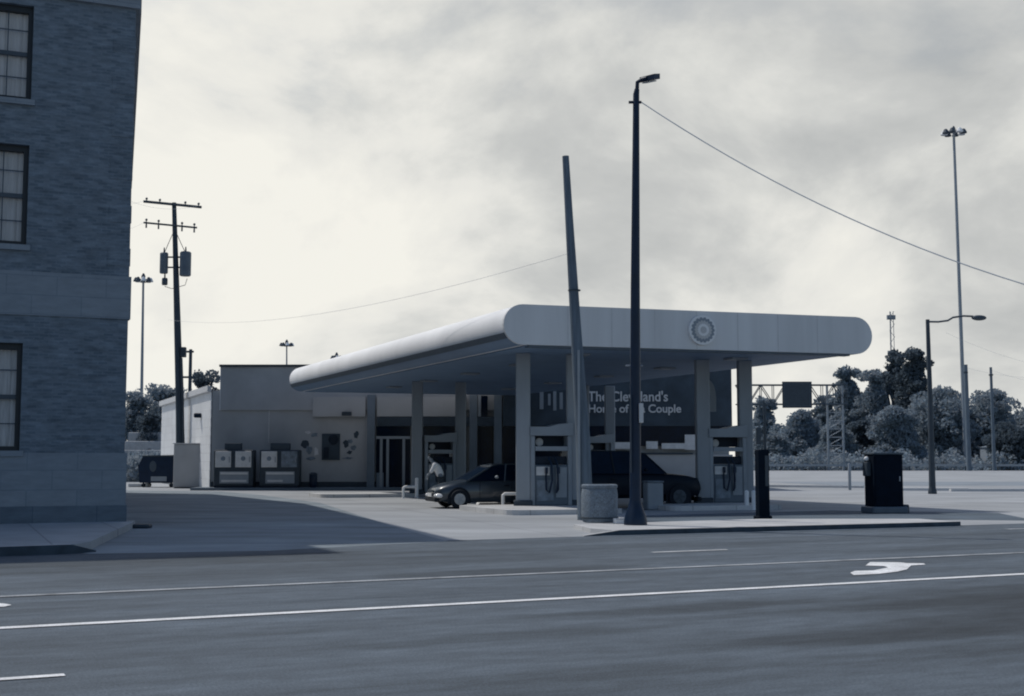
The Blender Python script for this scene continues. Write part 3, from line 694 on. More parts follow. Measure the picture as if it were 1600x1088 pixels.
# ------------------------------------------------------------------ guards, bollards
def guard(x, y, label, rail=True, h=.86):
    t = thing('bollard', label, 'bollard', (x, y, 0), CA, 'pale guard posts by the pump islands')
    MB().path([(0, 0, 0), (0, 0, h - .04), (0, 0, h)], [.07, .07, .03], 12).build('post', 'white_metal', t, smooth=True)
    if rail:
        MB().path([(-.03, 0, .48), (-.5, 0, .48), (-.56, 0, .44), (-.56, 0, 0)], .055, 10).build('rail', 'white_metal', t, smooth=True)
    return t
c = G(811, 791); guard(c.x, c.y - 2.2, 'pale bent guard rail at the front left canopy column')
c = G(651, 779); guard(c.x, c.y, 'pale guard rail beside the rear left canopy column, before the store doors')
c = G(1178, 797); guard(c.x, c.y, 'short pale guard post at the right end of the pump islands', False, .62)
c = G(1167, 797); guard(c.x, c.y, 'short pale guard post touching the front right canopy column', False, .62)
c = G(782, 791); t = MB().bbox((-.85, -.25, 0), (.55, .1, .13), .03).build('wheel_stop', 'white_metal'); t.location = (c.x, c.y, 0); t.rotation_euler.z = CA
tag(t, 'long pale concrete wheel stop on the ground behind the small car', 'wheel stop', 'pale wheel stops')
c = G(632, 774); t = MB().bbox((-.75, -.12, 0), (.65, .12, .13), .03).build('wheel_stop', 'white_metal'); t.location = (c.x, c.y, 0); t.rotation_euler.z = CA
tag(t, 'pale concrete wheel stop before the store doors left of the car', 'wheel stop', 'pale wheel stops')
c = G(1328, 766); t = MB().path([(0, 0, 0), (0, 0, 1.34), (0, 0, 1.4)], [.08, .08, .05], 12).build('bollard', 'galv', smooth=True); t.location = c
tag(t, 'slim pale post standing alone in the bright lot beyond the cabinet', 'bollard')

# ------------------------------------------------------------------ vehicles
def vehicle(name, label, cat, loc, rz, st_, cab, wheels, wr, paint, hw, lamp=True, group=None):
    """x forward. st_: list of (x, z_low, z_top, halfwidth) lower body; cab: (x, z) side outline of the glasshouse"""
    t = thing(name, label, cat, loc, rz, group)
    b = MB(); rings = []
    for x, zl, zh, w in st_:
        pr_ = [(-w * .86, zl), (-w * .98, zl + .12), (-w, zl + (zh - zl) * .45), (-w * .97, zl + (zh - zl) * .8), (-w * .86, zh - .02), (-w * .5, zh + .015), (0, zh + .03)]
        rings.append([(x, y, z) for y, z in pr_] + [(x, -y, z) for y, z in pr_[-2::-1]])
    n = len(rings[0]); vs = [p for r_ in rings for p in r_]
    # cut wheel arches by lifting the low edge points
    fs = [(i * n + k, i * n + (k + 1) % n, (i + 1) * n + (k + 1) % n, (i + 1) * n + k) for i in range(len(rings) - 1) for k in range(n)]
    fs += [tuple(range(n)), tuple(range((len(rings) - 1) * n, len(rings) * n))[::-1]]
    body = b.add(vs, fs).build('body', paint, t, smooth=True)
    # wheel arches: dark liners proud of the flanks, and wheels
    for x in wheels:
        for s_ in (-1, 1):
            a_ = MB(); m = 14; pts = []
            for k in range(m + 1): q = pi * k / m; pts.append(Vector((x + (wr + .075) * cos(q), s_ * (hw - .03), wr + (wr + .075) * sin(q))))
            pts += [Vector((x - wr - .07, s_ * (hw - .03), .16)), Vector((x + wr + .07, s_ * (hw - .03), .16))]
            a_.slab(pts, (0, s_ * .036, 0)); a_.build('wheel_arch', 'tyre', body)
            w = MB(); yy = s_ * (hw - .02)
            w.lathe([(wr * .6, -.1), (wr * .95, -.1), (wr, -.06), (wr, .06), (wr * .95, .1), (wr * .6, .1)], (x, yy, wr), 26, 'Y'); wo_ = w.build('wheel', 'tyre', t, smooth=True)
            w = MB(); w.lathe([(wr * .60, -.112), (wr * .60, .112)], (x, yy, wr), 20, 'Y')
            r_ = w.build('rim', 'rim' if lamp else 'sash', wo_, smooth=True)
            st2 = [Vector((x + wr * (.52 if k % 4 < 2 else .2) * cos(2 * pi * (k - .5) / 20), yy + s_ * .1125, wr + wr * (.52 if k % 4 < 2 else .2) * sin(2 * pi * (k - .5) / 20))) for k in range(20)]
            MB().slab(st2, (0, s_ * .006, 0)).build('wheel_cover', 'column' if lamp else 'trim_dark', wo_)
    # glasshouse
    lean = .78
    top = [p for p in cab]; b = MB(); m = len(top); zb = min(p[1] for p in top); ztp = max(p[1] for p in top)
    def hwz(z): return hw * (.93 - .17 * (z - zb) / (ztp - zb))
    L_ = [(x, -hwz(z), z) for x, z in top]; R_ = [(x, hwz(z), z) for x, z in top]
    b.add(L_ + R_, [tuple(range(m)), tuple(range(m, 2 * m))[::-1]] + [(i, (i + 1) % m, (i + 1) % m + m, i + m) for i in range(m)])
    g = b.build('glasshouse', 'glass_dark', t)
    # roof panel and pillars
    rf = [i for i, p in enumerate(top) if p[1] > ztp - .12]
    b = MB(); rp = [top[i] for i in rf]; rp.sort()
    for (xa, za), (xb, zb2) in zip(rp, rp[1:]):
        b.slab([Vector((xa, -hwz(za) - .012, za + .004)), Vector((xb, -hwz(zb2) - .012, zb2 + .004)), Vector((xb, hwz(zb2) + .012, zb2 + .004)), Vector((xa, hwz(za) + .012, za + .004))], (0, 0, .03))
    b.build('roof', paint, t)
    for i in range(m):
        (xa, za), (xb, zb2) = top[i], top[(i + 1) % m]
        if abs(za - zb2) > .15:
            for s_ in (-1, 1): MB().tube((xa, s_ * (hwz(za) + .0), za), (xb, s_ * (hwz(zb2) + .0), zb2), .03, n=6).build('pillar', paint, t)
    xm = (rp[0][0] + rp[-1][0]) / 2
    for s_ in (-1, 1): MB().tube((xm, s_ * hwz(ztp), ztp), (xm + .08, s_ * hwz(zb), zb), .03, n=6).build('pillar', paint, t)
    xf, xr = max(s[0] for s in st_), min(s[0] for s in st_)
    zh = [s for s in st_ if s[0] == xf][0]
    for s_ in (-1, 1):
        if lamp: MB().ell((xf - .13, s_ * (hw - .27), zh[2] - .10), (.17, .2, .085)).build('headlight', 'headlamp', t, smooth=True)
        MB().ell((xr + .06, s_ * (hw - .2), .85), (.07, .14, .12)).build('tail_light', 'pump_panel', t, smooth=True)
        mm = MB().ell((cab[1][0] - .12, s_ * (hw + .1), zb + .14), (.06, .09, .055)).build('mirror', 'column' if lamp else paint, t, smooth=True)
    MB().bbox((xf - .12, -hw * .8, .22), (xf + .035, hw * .8, .36), .03).build('bumper', 'tyre', t)
    MB().box((xf + .036, -.26, .38), (xf + .05, .26, .5)).build('number_plate', 'plate', t)
    MB().box((xf - .01, -hw * .42, .52), (xf + .02, hw * .42, .6)).build('grille', 'trim_dark', t)
    for s_ in (-1, 1):
        for xq in (xm + .95, xm - .15):
            MB().box((xq - .006, s_ * (hw + .001) - .004, .3), (xq + .006, s_ * (hw + .001) + .004, zb)).build('door_seam', 'tyre', body)
        MB().bbox((xm - .05, s_ * (hw + .02) - .015, zb - .16), (xm + .12, s_ * (hw + .02) + .015, zb - .12), .006).build('door_handle', 'tyre', body)
    return t
hatch = [(-1.95, .3, .85, .70), (-1.85, .24, .95, .80), (-1.3, .2, .96, .845), (-.4, .19, .94, .85), (.5, .19, .93, .85), (1.0, .2, .90, .845), (1.45, .21, .82, .82), (1.8, .24, .72, .76), (1.97, .28, .62, .62), (2.02, .34, .52, .5)]
hcab = [(1.0, .88), (.15, 1.36), (-.2, 1.43), (-.9, 1.42), (-1.45, 1.30), (-1.9, .95)]
wl = G(717, 795)
cc = Vector((wl.x, wl.y, 0)); ang = CA + pi
cdir = Vector((cos(ang), sin(ang), 0)); cl = cc - cdir * 1.28 + Vector((-sin(CA), cos(CA), 0)) * .82
vehicle('parked_car', 'small dark hatchback with lit headlamps nose out beside the front left pump', 'car', cl, ang, hatch, hcab, (1.28, -1.25), .31, 'car_paint', .85)
suv = [(-2.35, .45, 1.05, .82), (-2.25, .36, 1.15, .92), (-1.4, .33, 1.16, .95), (0, .33, 1.14, .95), (.8, .33, 1.13, .95), (1.3, .34, 1.12, .94), (1.9, .36, 1.06, .92), (2.25, .4, .98, .86), (2.35, .48, .8, .76)]
scab = [(1.05, 1.12), (.35, 1.76), (-.1, 1.85), (-1.7, 1.86), (-2.1, 1.78), (-2.3, 1.15)]
wl = G(1050, 795); cdir = FU
cl = Vector((wl.x, wl.y + 1.4, 0)) - cdir * 1.45
suvo = vehicle('sport_utility_vehicle', 'tall black sport utility vehicle in shade between the front pumps', 'car', cl, CA, suv, scab, (1.45, -1.4), .38, 'suv_paint', .95, lamp=False)
c = G(1016, 795)
t = thing('supply_cabinet', 'pale grey squat cabinet in front of the black vehicle', 'cabinet', (c.x, c.y - .9, 0), CA)
MB().bbox((-.27, -.2, .0), (.27, .2, .86), .03).build('body', 'pump_body', t); MB().bbox((-.29, -.22, .861), (.29, .22, .92), .02).build('lid', 'poster_mid', t)

# ------------------------------------------------------------------ person
def skin_mesh(name, verts, edges, m, parent, sub=2):
    me = bpy.data.meshes.new(name); me.from_pydata([v[:3] for v in verts], edges, [])
    o = bpy.data.objects.new(name, me); COL.objects.link(o)
    sk = o.modifiers.new('s', 'SKIN'); sk.use_smooth_shade = True
    for i, v in enumerate(verts):
        r_ = v[3]; me.skin_vertices[0].data[i].radius = r_ if isinstance(r_, tuple) else (r_, r_)
    me.skin_vertices[0].data[0].use_root = True
    sb = o.modifiers.new('u', 'SUBSURF'); sb.levels = sub; sb.render_levels = sub
    bpy.context.view_layer.update()
    nm = bpy.data.meshes.new_from_object(o.evaluated_get(bpy.context.evaluated_depsgraph_get()))
    nm.materials.clear(); nm.materials.append(M[m]); bpy.data.objects.remove(o)
    for p in nm.polygons: p.use_smooth = True
    o = bpy.data.objects.new(name, nm); COL.objects.link(o); o.parent = parent; return o
pp = G(684, 785)
per = thing('person', 'person in a pale shirt stooping beyond the bonnet of the small car', 'person', (pp.x + .1, pp.y + .3, 0), R(180))
# x forward (the figure faces left in the picture), trunk leaning forward
body = [(0, 0, .95, .13), (.06, 0, 1.12, .125), (.16, 0, 1.30, .15), (.24, 0, 1.42, .11), (.31, 0, 1.50, .055), (.38, 0, 1.57, .075), (.42, 0, 1.66, .10), (.41, 0, 1.75, .085),
        (0, .1, .88, .10), (.0, .12, .5, .065), (-.02, .12, .09, .045), (.16, .13, .04, .035),
        (0, -.1, .88, .10), (.03, -.12, .5, .065), (.05, -.12, .09, .045), (.23, -.13, .04, .035),
        (.22, .19, 1.40, .06), (.34, .23, 1.16, .045), (.50, .18, .98, .032), (.54, .16, .93, .035),
        (.22, -.19, 1.40, .06), (.36, -.22, 1.15, .045), (.52, -.15, .96, .032), (.56, -.13, .91, .035)]
ed = [(0, 1), (1, 2), (2, 3), (3, 4), (4, 5), (5, 6), (6, 7), (0, 8), (8, 9), (9, 10), (10, 11), (0, 12), (12, 13), (13, 14), (14, 15), (3, 16), (16, 17), (17, 18), (18, 19), (3, 20), (20, 21), (21, 22), (22, 23)]
hb = []
for side, base in ((1, 19), (-1, 23)):
    bx_, by_, bz_ = body[base][:3]
    for k in range(5):
        off = (k - 1.5) * .02
        if k == 4: p1 = (bx_ - .0, by_ - side * .045, bz_ - .02); p2 = (bx_ + .03, by_ - side * .06, bz_ - .05)
        else: p1 = (bx_ + .035 - abs(off) * .2, by_ + off, bz_ - .05); p2 = (bx_ + .03 + .01 * (k % 2), by_ + off * 1.1, bz_ - .095 + .01 * abs(k - 1.5))
        i = len(body); body.append(p1 + (.010,)); body.append(p2 + (.008,)); ed += [(base, i), (i, i + 1)]
skin_mesh('body', body, ed, 'skin', per)
shirt = [(.0, 0, .92, .165), (.06, 0, 1.12, .155), (.16, 0, 1.30, .175), (.24, 0, 1.42, .135), (.30, 0, 1.475, .075), (.22, .20, 1.40, .085), (.33, .24, 1.18, .07), (.40, .22, 1.09, .06), (.22, -.20, 1.40, .085), (.35, -.23, 1.17, .07), (.42, -.2, 1.08, .06)]
skin_mesh('shirt', shirt, [(0, 1), (1, 2), (2, 3), (3, 4), (3, 5), (5, 6), (6, 7), (3, 8), (8, 9), (9, 10)], 'shirt', per)
tr_ = [(0, 0, .93, .15), (0, .1, .85, .125), (0, .12, .5, .095), (-.02, .12, .12, .08), (0, -.1, .85, .125), (.03, -.12, .5, .095), (.05, -.12, .12, .08)]
skin_mesh('trousers', tr_, [(0, 1), (1, 2), (2, 3), (0, 4), (4, 5), (5, 6)], 'trousers', per)
h = MB(); h.ell((.385, 0, 1.71), (.105, .092, .11)); h.build('hair', 'hair', per, smooth=True)
b = MB(); b.ell((.525, 0, 1.655), (.022, .016, .026), 8, 6)
for s_ in (-1, 1): b.ell((.43, s_ * .098, 1.66), (.022, .012, .032), 8, 6)
b.build('face_features', 'skin', per, smooth=True)
b = MB()
for s_ in (-1, 1): b.ell((.503, s_ * .035, 1.69), (.012, .014, .009), 8, 6)
b.ell((.505, 0, 1.607), (.01, .028, .007), 8, 6); b.build('eyes_and_mouth', 'hair', per, smooth=True)
MB().box((.50, -.14, .83), (.52, .16, 1.06)).build('held_cloth', 'paper', per)

# ------------------------------------------------------------------ bin, lamp post, leaning pole
c = G(938, 817, .10)
t = thing('litter_bin', 'squat round concrete litter bin at the kerb beside the lamp post', 'litter bin', (c.x, c.y + .25, .095))
MB().lathe([(.36, 0), (.40, .02), (.425, .08), (.44, .2), (.44, .66), (.425, .78), (.41, .82)], n=40).build('body', 'bin', t, smooth=True)
MB().lathe([(.425, .821), (.435, .84), (.435, .89), (.40, .91), (.30, .91), (.29, .86), (.02, .86)], n=40).build('rim', 'bin', t, smooth=True)
b = MB(); b.lathe([(.443, .10), (.450, .105), (.450, .13), (.443, .135)], n=40); b.build('band', 'trim_dark', t, smooth=True)
c = G(972, 818, .10)
t = thing('paper_cup_box', 'small white carton lying at the foot of the lamp post', 'carton', (c.x, c.y, .097), R(12))
MB().bbox((-.19, -.08, 0), (.17, .1, .12), .01).build('carton', 'paper', t); MB().box((-.18, -.085, .09), (.16, -.081, .122)).build('flap', 'poster', t)
c = G(993, 820, .10)
t = thing('lamp_post', 'tall dark street lamp post with single box lamp, rising in front of the canopy', 'street lamp', (c.x, c.y, .095))
LF = (V(997, 121, c.y).z - .1) / 11.05
MB().path([(0, 0, .5), (.04, 0, 5.5), (.1, 0, 10.62 * LF), (.12, 0, 10.75 * LF)], [.135, .11, .075, .06], 14).build('pole', 'black_metal', t, smooth=True)
MB().lathe([(.27, 0), (.27, .1), (.24, .22), (.17, .42), (.145, .52), (.14, .56)], n=16).build('base', 'black_metal', t, smooth=True)
ar_ = MB().path([(.12, 0, 10.7 * LF), (.13, -.02, 10.92 * LF), (.25, -.1, 10.98 * LF), (.34, -.16, 10.98 * LF)], .05, 10).build('arm', 'black_metal', t, smooth=True)
b = MB(); b.slab([Vector((.18, -.05, 10.90 * LF)), Vector((.50, -.28, 10.92 * LF)), Vector((.66, -.08, 10.99 * LF)), Vector((.34, .15, 10.97 * LF))], (0, 0, .13)); hd = b.build('lamp_head', 'black_metal', t)
b = MB(); b.slab([Vector((.24, -.06, 10.895 * LF)), Vector((.48, -.22, 10.91 * LF)), Vector((.58, -.08, 10.95 * LF)), Vector((.36, .06, 10.94 * LF))], (0, 0, -.02)); b.build('lens', 'galv', hd)
zb_k = V(1004, 160, c.y).z - .095; MB().path([(-.08, 0, zb_k), (.22, 0, zb_k)], .035, 8).build('cable_bracket', 'black_metal', t)
MB().tube((-.2, 0, 3.68), (.2, 0, 3.68), .02).build('banner_bracket', 'galv', t)
MB().bbox((.09, -.16, 2.35), (.19, .04, 2.8), .01).build('notice', 'letters', t)
MB().box((-.11, -.14, 1.2), (-.085, -.11, 3.0)).build('conduit', 'trim_dark', t)
lp = Vector((c.x + .22, c.y, V(1004, 160, c.y).z))
# leaning pole
p0_ = V(911, 790, 34.2); p1_ = V(882, 250, 34.2)
t = thing('wooden_pole', 'bare leaning wooden pole with no arms in front of the canopy', 'utility pole', (p0_.x + .03, 34.2, .1))
dxp = p1_.x - p0_.x; hz = p1_.z
MB().path([(0.03, 0, -.1), (-.02, 0, 2), (dxp * .42, 0, hz * .5), (dxp * .8, 0, hz * .82), (dxp, 0, hz)], [.215, .195, .15, .11, .092], 14).build('pole', 'wood_pole', t, smooth=True)
MB().box((-.17, -.24, .0), (-.11, -.18, 4.4)).build('ground_wire_cover', 'galv', t)
MB().lathe([(.17, 0), (.17, .03)], (dxp * .52, 0, hz * .62)).build('band', 'trim_dark', t)
wp = Vector((t.location.x + dxp * .68, 34.2, V(890, 395, 34.2).z))

def wire(name, label, pts, r, m, group=None):
    o = MB().path(pts, r, 6).build(name, m, smooth=True); tag(o, label, 'cable', group); return o
def sag(a, b_, s, n=18):
    return [a.lerp(b_, i / n) - Vector((0, 0, s * 4 * (i / n) * (1 - i / n))) for i in range(n + 1)]
far_end = V(1690, 470, 26)
wire('overhead_cable', 'thick grey cable sagging from the lamp post off to the right', sag(lp, far_end, .5), .014, 'wire_far')
tw = V(262, 500, 74)
wire('overhead_cable', 'faint thin cable running from the leaning pole to the armed pole at left', sag(wp, tw, .8, 26), .0055, 'wire_far')
# dark stub post
c = G(1192, 812, .02)
t = thing('steel_post', 'thick dark square steel post with thin rod above, near the right pump', 'post', (c.x, c.y, 0), CA)
MB().bbox((-.155, -.12, 0), (.155, .12, 1.86), .02).build('housing', 'cabinet', t)
MB().bbox((-.20, -.16, 0), (.20, .16, .12), .02).build('foot', 'cabinet', t)
MB().box((.02, -.135, .9), (.12, -.121, 1.7)).build('side_plate', 'trim_dark', t)
MB().tube((.1, 0, 1.86), (.1, 0, 3.1), .04).build('rod', 'trim_dark', t)
MB().bbox((-.16, -.04, 2.0), (-.02, .04, 2.45), .02).build('bracket', 'trim_dark', t)
# control cabinet
c = G(1382, 802)
t = thing('control_cabinet', 'big black street cabinet on a concrete base at the corner kerb', 'cabinet', (c.x, c.y, 0), R(10))
MB().bbox((-.56, -.42, 0), (.56, .42, .2), .03).build('base', 'pump_panel', t)
cb_ = MB().bbox((-.46, -.33, .2), (.46, .33, 1.74), .02).build('body', 'cabinet', t)
MB().box((-.42, -.345, .26), (.42, -.331, 1.66)).build('door', 'cabinet', cb_)
MB().bbox((.32, -.37, .95), (.36, -.346, 1.1), .005).build('handle', 'galv', cb_)
MB().bbox((-.49, -.37, 1.741), (.49, .37, 1.80), .015).build('roof', 'sash', t)
MB().bbox((-.60, -.15, 1.1), (-.461, .15, 1.52), .02).build('meter_box', 'trim_dark', t)
MB().ell((-.56, -.05, 1.62), (.07, .07, .07)).build('meter_dome', 'paper', t, smooth=True)
MB().bbox((.46, -.3, 0), (.66, .1, .26), .03).build('conduit_cover', 'trim_dark', t)

# ------------------------------------------------------------------ poles and masts
Yp = 75.0
def PX(px, py, Y=Yp): return V(px, py, Y)
b0_ = PX(283, 760); t = thing('utility_pole', 'tall wooden pole with two crossarms and transformers left of the store', 'utility pole', (b0_.x, Yp, 0))
def loc(px, py, Y=Yp, dy=0): v = V(px, py, Y); return Vector((v.x - b0_.x, dy, v.z))
MB().path([(0, 0, 0), loc(281, 650), loc(277, 500), loc(272, 317)], [.30, .24, .2, .13], 12).build('pole', 'wood_dark', t, smooth=True)
for (xa, ya), (xb, yb), r_ in (((226, 316), (316, 325), .085), ((226, 349), (309, 357), .06)):
    o = MB().tube(loc(xa, ya, dy=-.2), loc(xb, yb, dy=-.2), r_, n=6).build('crossarm', 'wood_dark', t)
    for k in (.05, .28, .72, .95):
        a_ = loc(xa, ya, dy=-.2).lerp(loc(xb, yb, dy=-.2), k); MB().lathe([(.03, 0), (.03, .12), (.07, .14), (.07, .22), (.03, .26)], tuple(a_), 8).build('insulator', 'sash', o)
        if r_ < .08: MB().lathe([(.05, -.3), (.05, -.1), (.03, -.02)], tuple(a_), 8).build('insulator', 'sash', o)
for px, py, r_, h_ in ((256.5, 428, .24, 1.25), (290, 432, .33, 1.45), (258, 446, .17, .42)):
    a_ = loc(px, py, dy=-.1); o = MB().lathe([(r_ * .85, 0), (r_, .05), (r_, h_ - .06), (r_ * .8, h_)], tuple(a_), 18).build('transformer', 'galv', t, smooth=True)
    o.data.materials[0] = M['sash'] if h_ < 1 else mat('transformer_grey', .13, .5, .15)
    MB().lathe([(.04, h_), (.05, h_ + .1), (.03, h_ + .3)], tuple(a_), 8).build('bushing', 'trim_dark', o)
for py in (402, 418): MB().tube(loc(262, py), loc(284, py), .05).build('bracket', 'trim_dark', t)
MB().path([loc(256, 400, dy=-.1), loc(264, 385, dy=-.3), loc(274, 360, dy=-.2)], .02, 6).build('jumper', 'trim_dark', t)
MB().path([loc(290, 395, dy=-.1), loc(284, 380, dy=-.3), loc(274, 358, dy=-.2)], .02, 6).build('jumper', 'trim_dark', t)
MB().path([loc(258, 448, dy=-.1), loc(270, 452, dy=-.2), loc(290, 446, dy=-.1), loc(293, 436, dy=-.1)], .02, 6).build('jumper', 'trim_dark', t)
MB().bbox(tuple(loc(284, 551) + Vector((-.0, -.3, -.3))), tuple(loc(284, 551) + Vector((.3, -.05, .3))), .03).build('service_box', 'trim_dark', t)
MB().path([(.22, -.22, 0), loc(287, 620, dy=-.22), loc(285, 560, dy=-.22)], .07, 8).build('riser', 'trim_dark', t)
# wires from the crossarms, off behind the brick building and away behind
for i, (px, py) in enumerate(((230, 314), (312, 322), (229, 347))):
    a_ = loc(px, py, dy=-.2) + Vector((b0_.x, Yp, 0)); e_ = V((-40, 60, 40)[i], (240, 230, 300)[i], 46)
    wire('power_line', 'thin line from the armed wooden pole crossing behind the brick building', sag(a_, e_, 1.0), .005, 'wire_far', 'power lines of the armed pole')

def mast(px_top, py_top, px_b, Y, label, r0, r1, headr, n=8, zb=0, py_head=None, m='galv', k=1.0):
    tp = V(px_top, py_top, Y); bt = V(px_b, 718, Y)
    t = thing('light_mast', label, 'light mast', (bt.x, Y, 0), 0, 'high masts by the freeway')
    MB().path([(0, 0, 0), (tp.x - bt.x, 0, tp.z)], [r0, r1], 10).build('pole', m, t, smooth=True)
    c = Vector((tp.x - bt.x, 0, tp.z))
    rg = MB(); k_ = 16; pts = [c + Vector((headr * .55 * cos(2 * pi * i / k_), headr * .55 * sin(2 * pi * i / k_), -.3)) for i in range(k_ + 1)]
    rg.path(pts, .06, 6); rg.build('ring', 'sash', t)
    for i in range(n):
        q = 2 * pi * i / n + .3; d_ = Vector((cos(q), sin(q), 0))
        l_ = MB(); l_.path([c + Vector((0, 0, -.2)), c + d_ * headr * .6 + Vector((0, 0, -.3))], .05, 5)
        l_.lathe([(.12 * k, .25), (.22 * k, .1), (.38 * k, -.25 * k), (.36 * k, -.32 * k)], tuple(c + d_ * headr * .85 + Vector((0, 0, -.25))), 10)
        l_.build('floodlight', 'sash' if i % 3 else 'paper', t)
    MB().lathe([(.25, -.3), (.3, .2), (.1, .6)], tuple(c), 10).build('cap', 'sash', t)
    return t
mast(1490, 203, 1509, 200, 'tallest freeway mast with a ring of floodlights, right of the canopy', .33, .20, 1.75, k=1.45)
mast(224, 434, 220, 175, 'freeway mast between the brick building and the armed pole', .26, .14, 1.15, m='wire')
mast(448, 536, 448, 230, 'distant freeway mast above the corner of the store', .2, .12, 1.15, m='wire')
mast(526, 556, 526, 230, 'most distant freeway mast, only its head above the canopy edge', .2, .12, .9)
# cobra head lamp
c = G(1457, 772)
t = thing('street_lamp', 'dark pole with curved arm and cobra head lamp on the right lot', 'street lamp', c)
k = c.y / 2000
MB().path([(0, 0, 0), (.02, 0, 4), (0.0, 0, 8.15)], [.16, .12, .09], 12).build('pole', 'trim_dark', t, smooth=True)
MB().lathe([(.2, 0), (.2, .12), (.16, .3)], n=12).build('base', 'trim_dark', t)
MB().path([(-.08, 0, 8.05), (.5, 0, 8.04), (.95, 0, 8.10), (1.2, 0, 8.25), (1.7, 0, 8.32), (2.15, 0, 8.30)], .045, 8).build('arm', 'sash', t, smooth=True)
MB().ell((2.42, 0, 8.23), (.36, .17, .13)).build('lamp_head', 'sash', t, smooth=True)
# far wooden poles
for px, py, Y, lb in ((1507, 570, 180, 'plain wooden pole touching the foot of the tallest mast'), (1548, 574, 182, 'plain wooden pole nearest the right edge of the trees')):
    tp = V(px, py, Y); o = thing('utility_pole', lb, 'utility pole', (tp.x + (.15 if px < 1540 else 0), Y, 0), 0, 'plain wooden poles beyond the lot')
    MB().path([(.05, 0, 0), (0, 0, tp.z)], [.36 if px < 1540 else .27, .26 if px < 1540 else .18], 10).build('pole', 'wood_pole', o, smooth=True)
    MB().lathe([(.32, tp.z - 1.2), (.32, tp.z - 1.0)], n=8).build('band', 'trim_dark', o)
Yq = 105.0; tp = V(298, 546, Yq); o = thing('utility_pole', 'small distant wooden pole with short arms behind the armed pole', 'utility pole', (tp.x, Yq, 0))
MB().path([(0, 0, 0), (0, 0, tp.z)], [.17, .13], 10).build('pole', 'wood_dark', o, smooth=True)
for zc, w in ((tp.z - .2, .35), (tp.z - 2.3, .5)): MB().cbox((-.1, 0, zc), (w * 2, .12, .16)).build('crossarm', 'wood_dark', o)
for i, (a_, e_) in enumerate(((V(1507, 574, 180), V(1640, 590, 178)), (V(1548, 578, 182), V(1660, 600, 180)), (V(1478, 520, 178), V(1640, 575, 178)))):
    wire('power_line', 'faint line strung between the poles beyond the right lot', sag(a_, e_, .5), .012, 'wire_far', 'power lines beyond the lot')
# lattice radio mast
tp = V(1398, 487, 260); bt = V(1398, 718, 260)
t = thing('radio_tower', 'thin lattice radio tower rising behind the tallest tree', 'tower', (bt.x, 260, 0))
b = MB(); w = .55
for (sx_, sy_) in ((-1, -1), (1, -1), (0, 1)): b.tube((sx_ * w, sy_ * w, 0), (sx_ * w * .6, sy_ * w * .6, tp.z), .07, n=5)
for i in range(24):
    z = tp.z * i / 24; z2 = tp.z * (i + 1) / 24; s_ = 1 if i % 2 else -1; b.tube((-s_ * w * .9, -w * .9, z), (s_ * w * .9, -w * .9, z2), .05, n=4)
b.build('lattice', 'wire', t)
for z in (tp.z - 1.2, tp.z - 8.5): MB().cbox((0, 0, z), (1.7, .5, .9)).build('antenna', 'galv', t)

# ------------------------------------------------------------------ overhead sign gantry
Yg = 186.0
gx = V(1307, 718, Yg).x
t = thing('sign_gantry', 'lattice overhead road gantry on a tall leg beyond the right lot', 'gantry', (gx, Yg, 0))
def gl(px, py, Y=Yg): v = V(px, py, Y); return Vector((v.x - gx, 0, v.z))
b = MB(); za, zb2 = gl(1300, 632).z, gl(1300, 602).z; xl, xr = gl(1150, 600).x, gl(1322, 600).x
for z in (za, zb2):
    for y in (-.6, .6): b.tube((xl, y, z), (xr, y, z), .11, n=6)
n = 9
for i in range(n):
    xa, xb = xl + (xr - xl) * i / n, xl + (xr - xl) * (i + 1) / n
    for y in (-.6, .6):
        b.tube((xa, y, za if i % 2 else zb2), (xb, y, zb2 if i % 2 else za), .07, n=5); b.tube((xb, y, za), (xb, y, zb2), .06, n=5)
b.build('truss', 'sash', t)
b = MB(); xa, xb = gl(1294, 700).x, gl(1318, 700).x
for x in (xa, xb): b.tube((x, 0, 0), (x, 0, zb2), .17, n=8)
for i in range(8):
    z = i * za / 8; b.tube((xa, 0, z), (xb, 0, z + za / 8), .06, n=5); b.tube((xa, 0, z), (xb, 0, z), .07, n=5)
b.build('leg', 'galv', t)
sg = MB().bbox((gl(1220, 600).x, -.95, gl(1220, 638).z), (gl(1266, 600).x, -.8, gl(1220, 597).z), .03).build('sign_panel', 'trim_dark', t)
b = MB(); x0, x1, z0, z1 = gl(1223, 600).x, gl(1263, 600).x, gl(1220, 635).z, gl(1220, 600).z
b.box((x0, -.97, z0), (x1, -.951, z0 + .08)); b.box((x0, -.97, z1 - .08), (x1, -.951, z1)); b.box((x0, -.97, z0 + .08), (x0 + .08, -.951, z1 - .08)); b.box((x1 - .08, -.97, z0 + .08), (x1, -.951, z1 - .08)); b.build('sign_border', 'sash', sg)

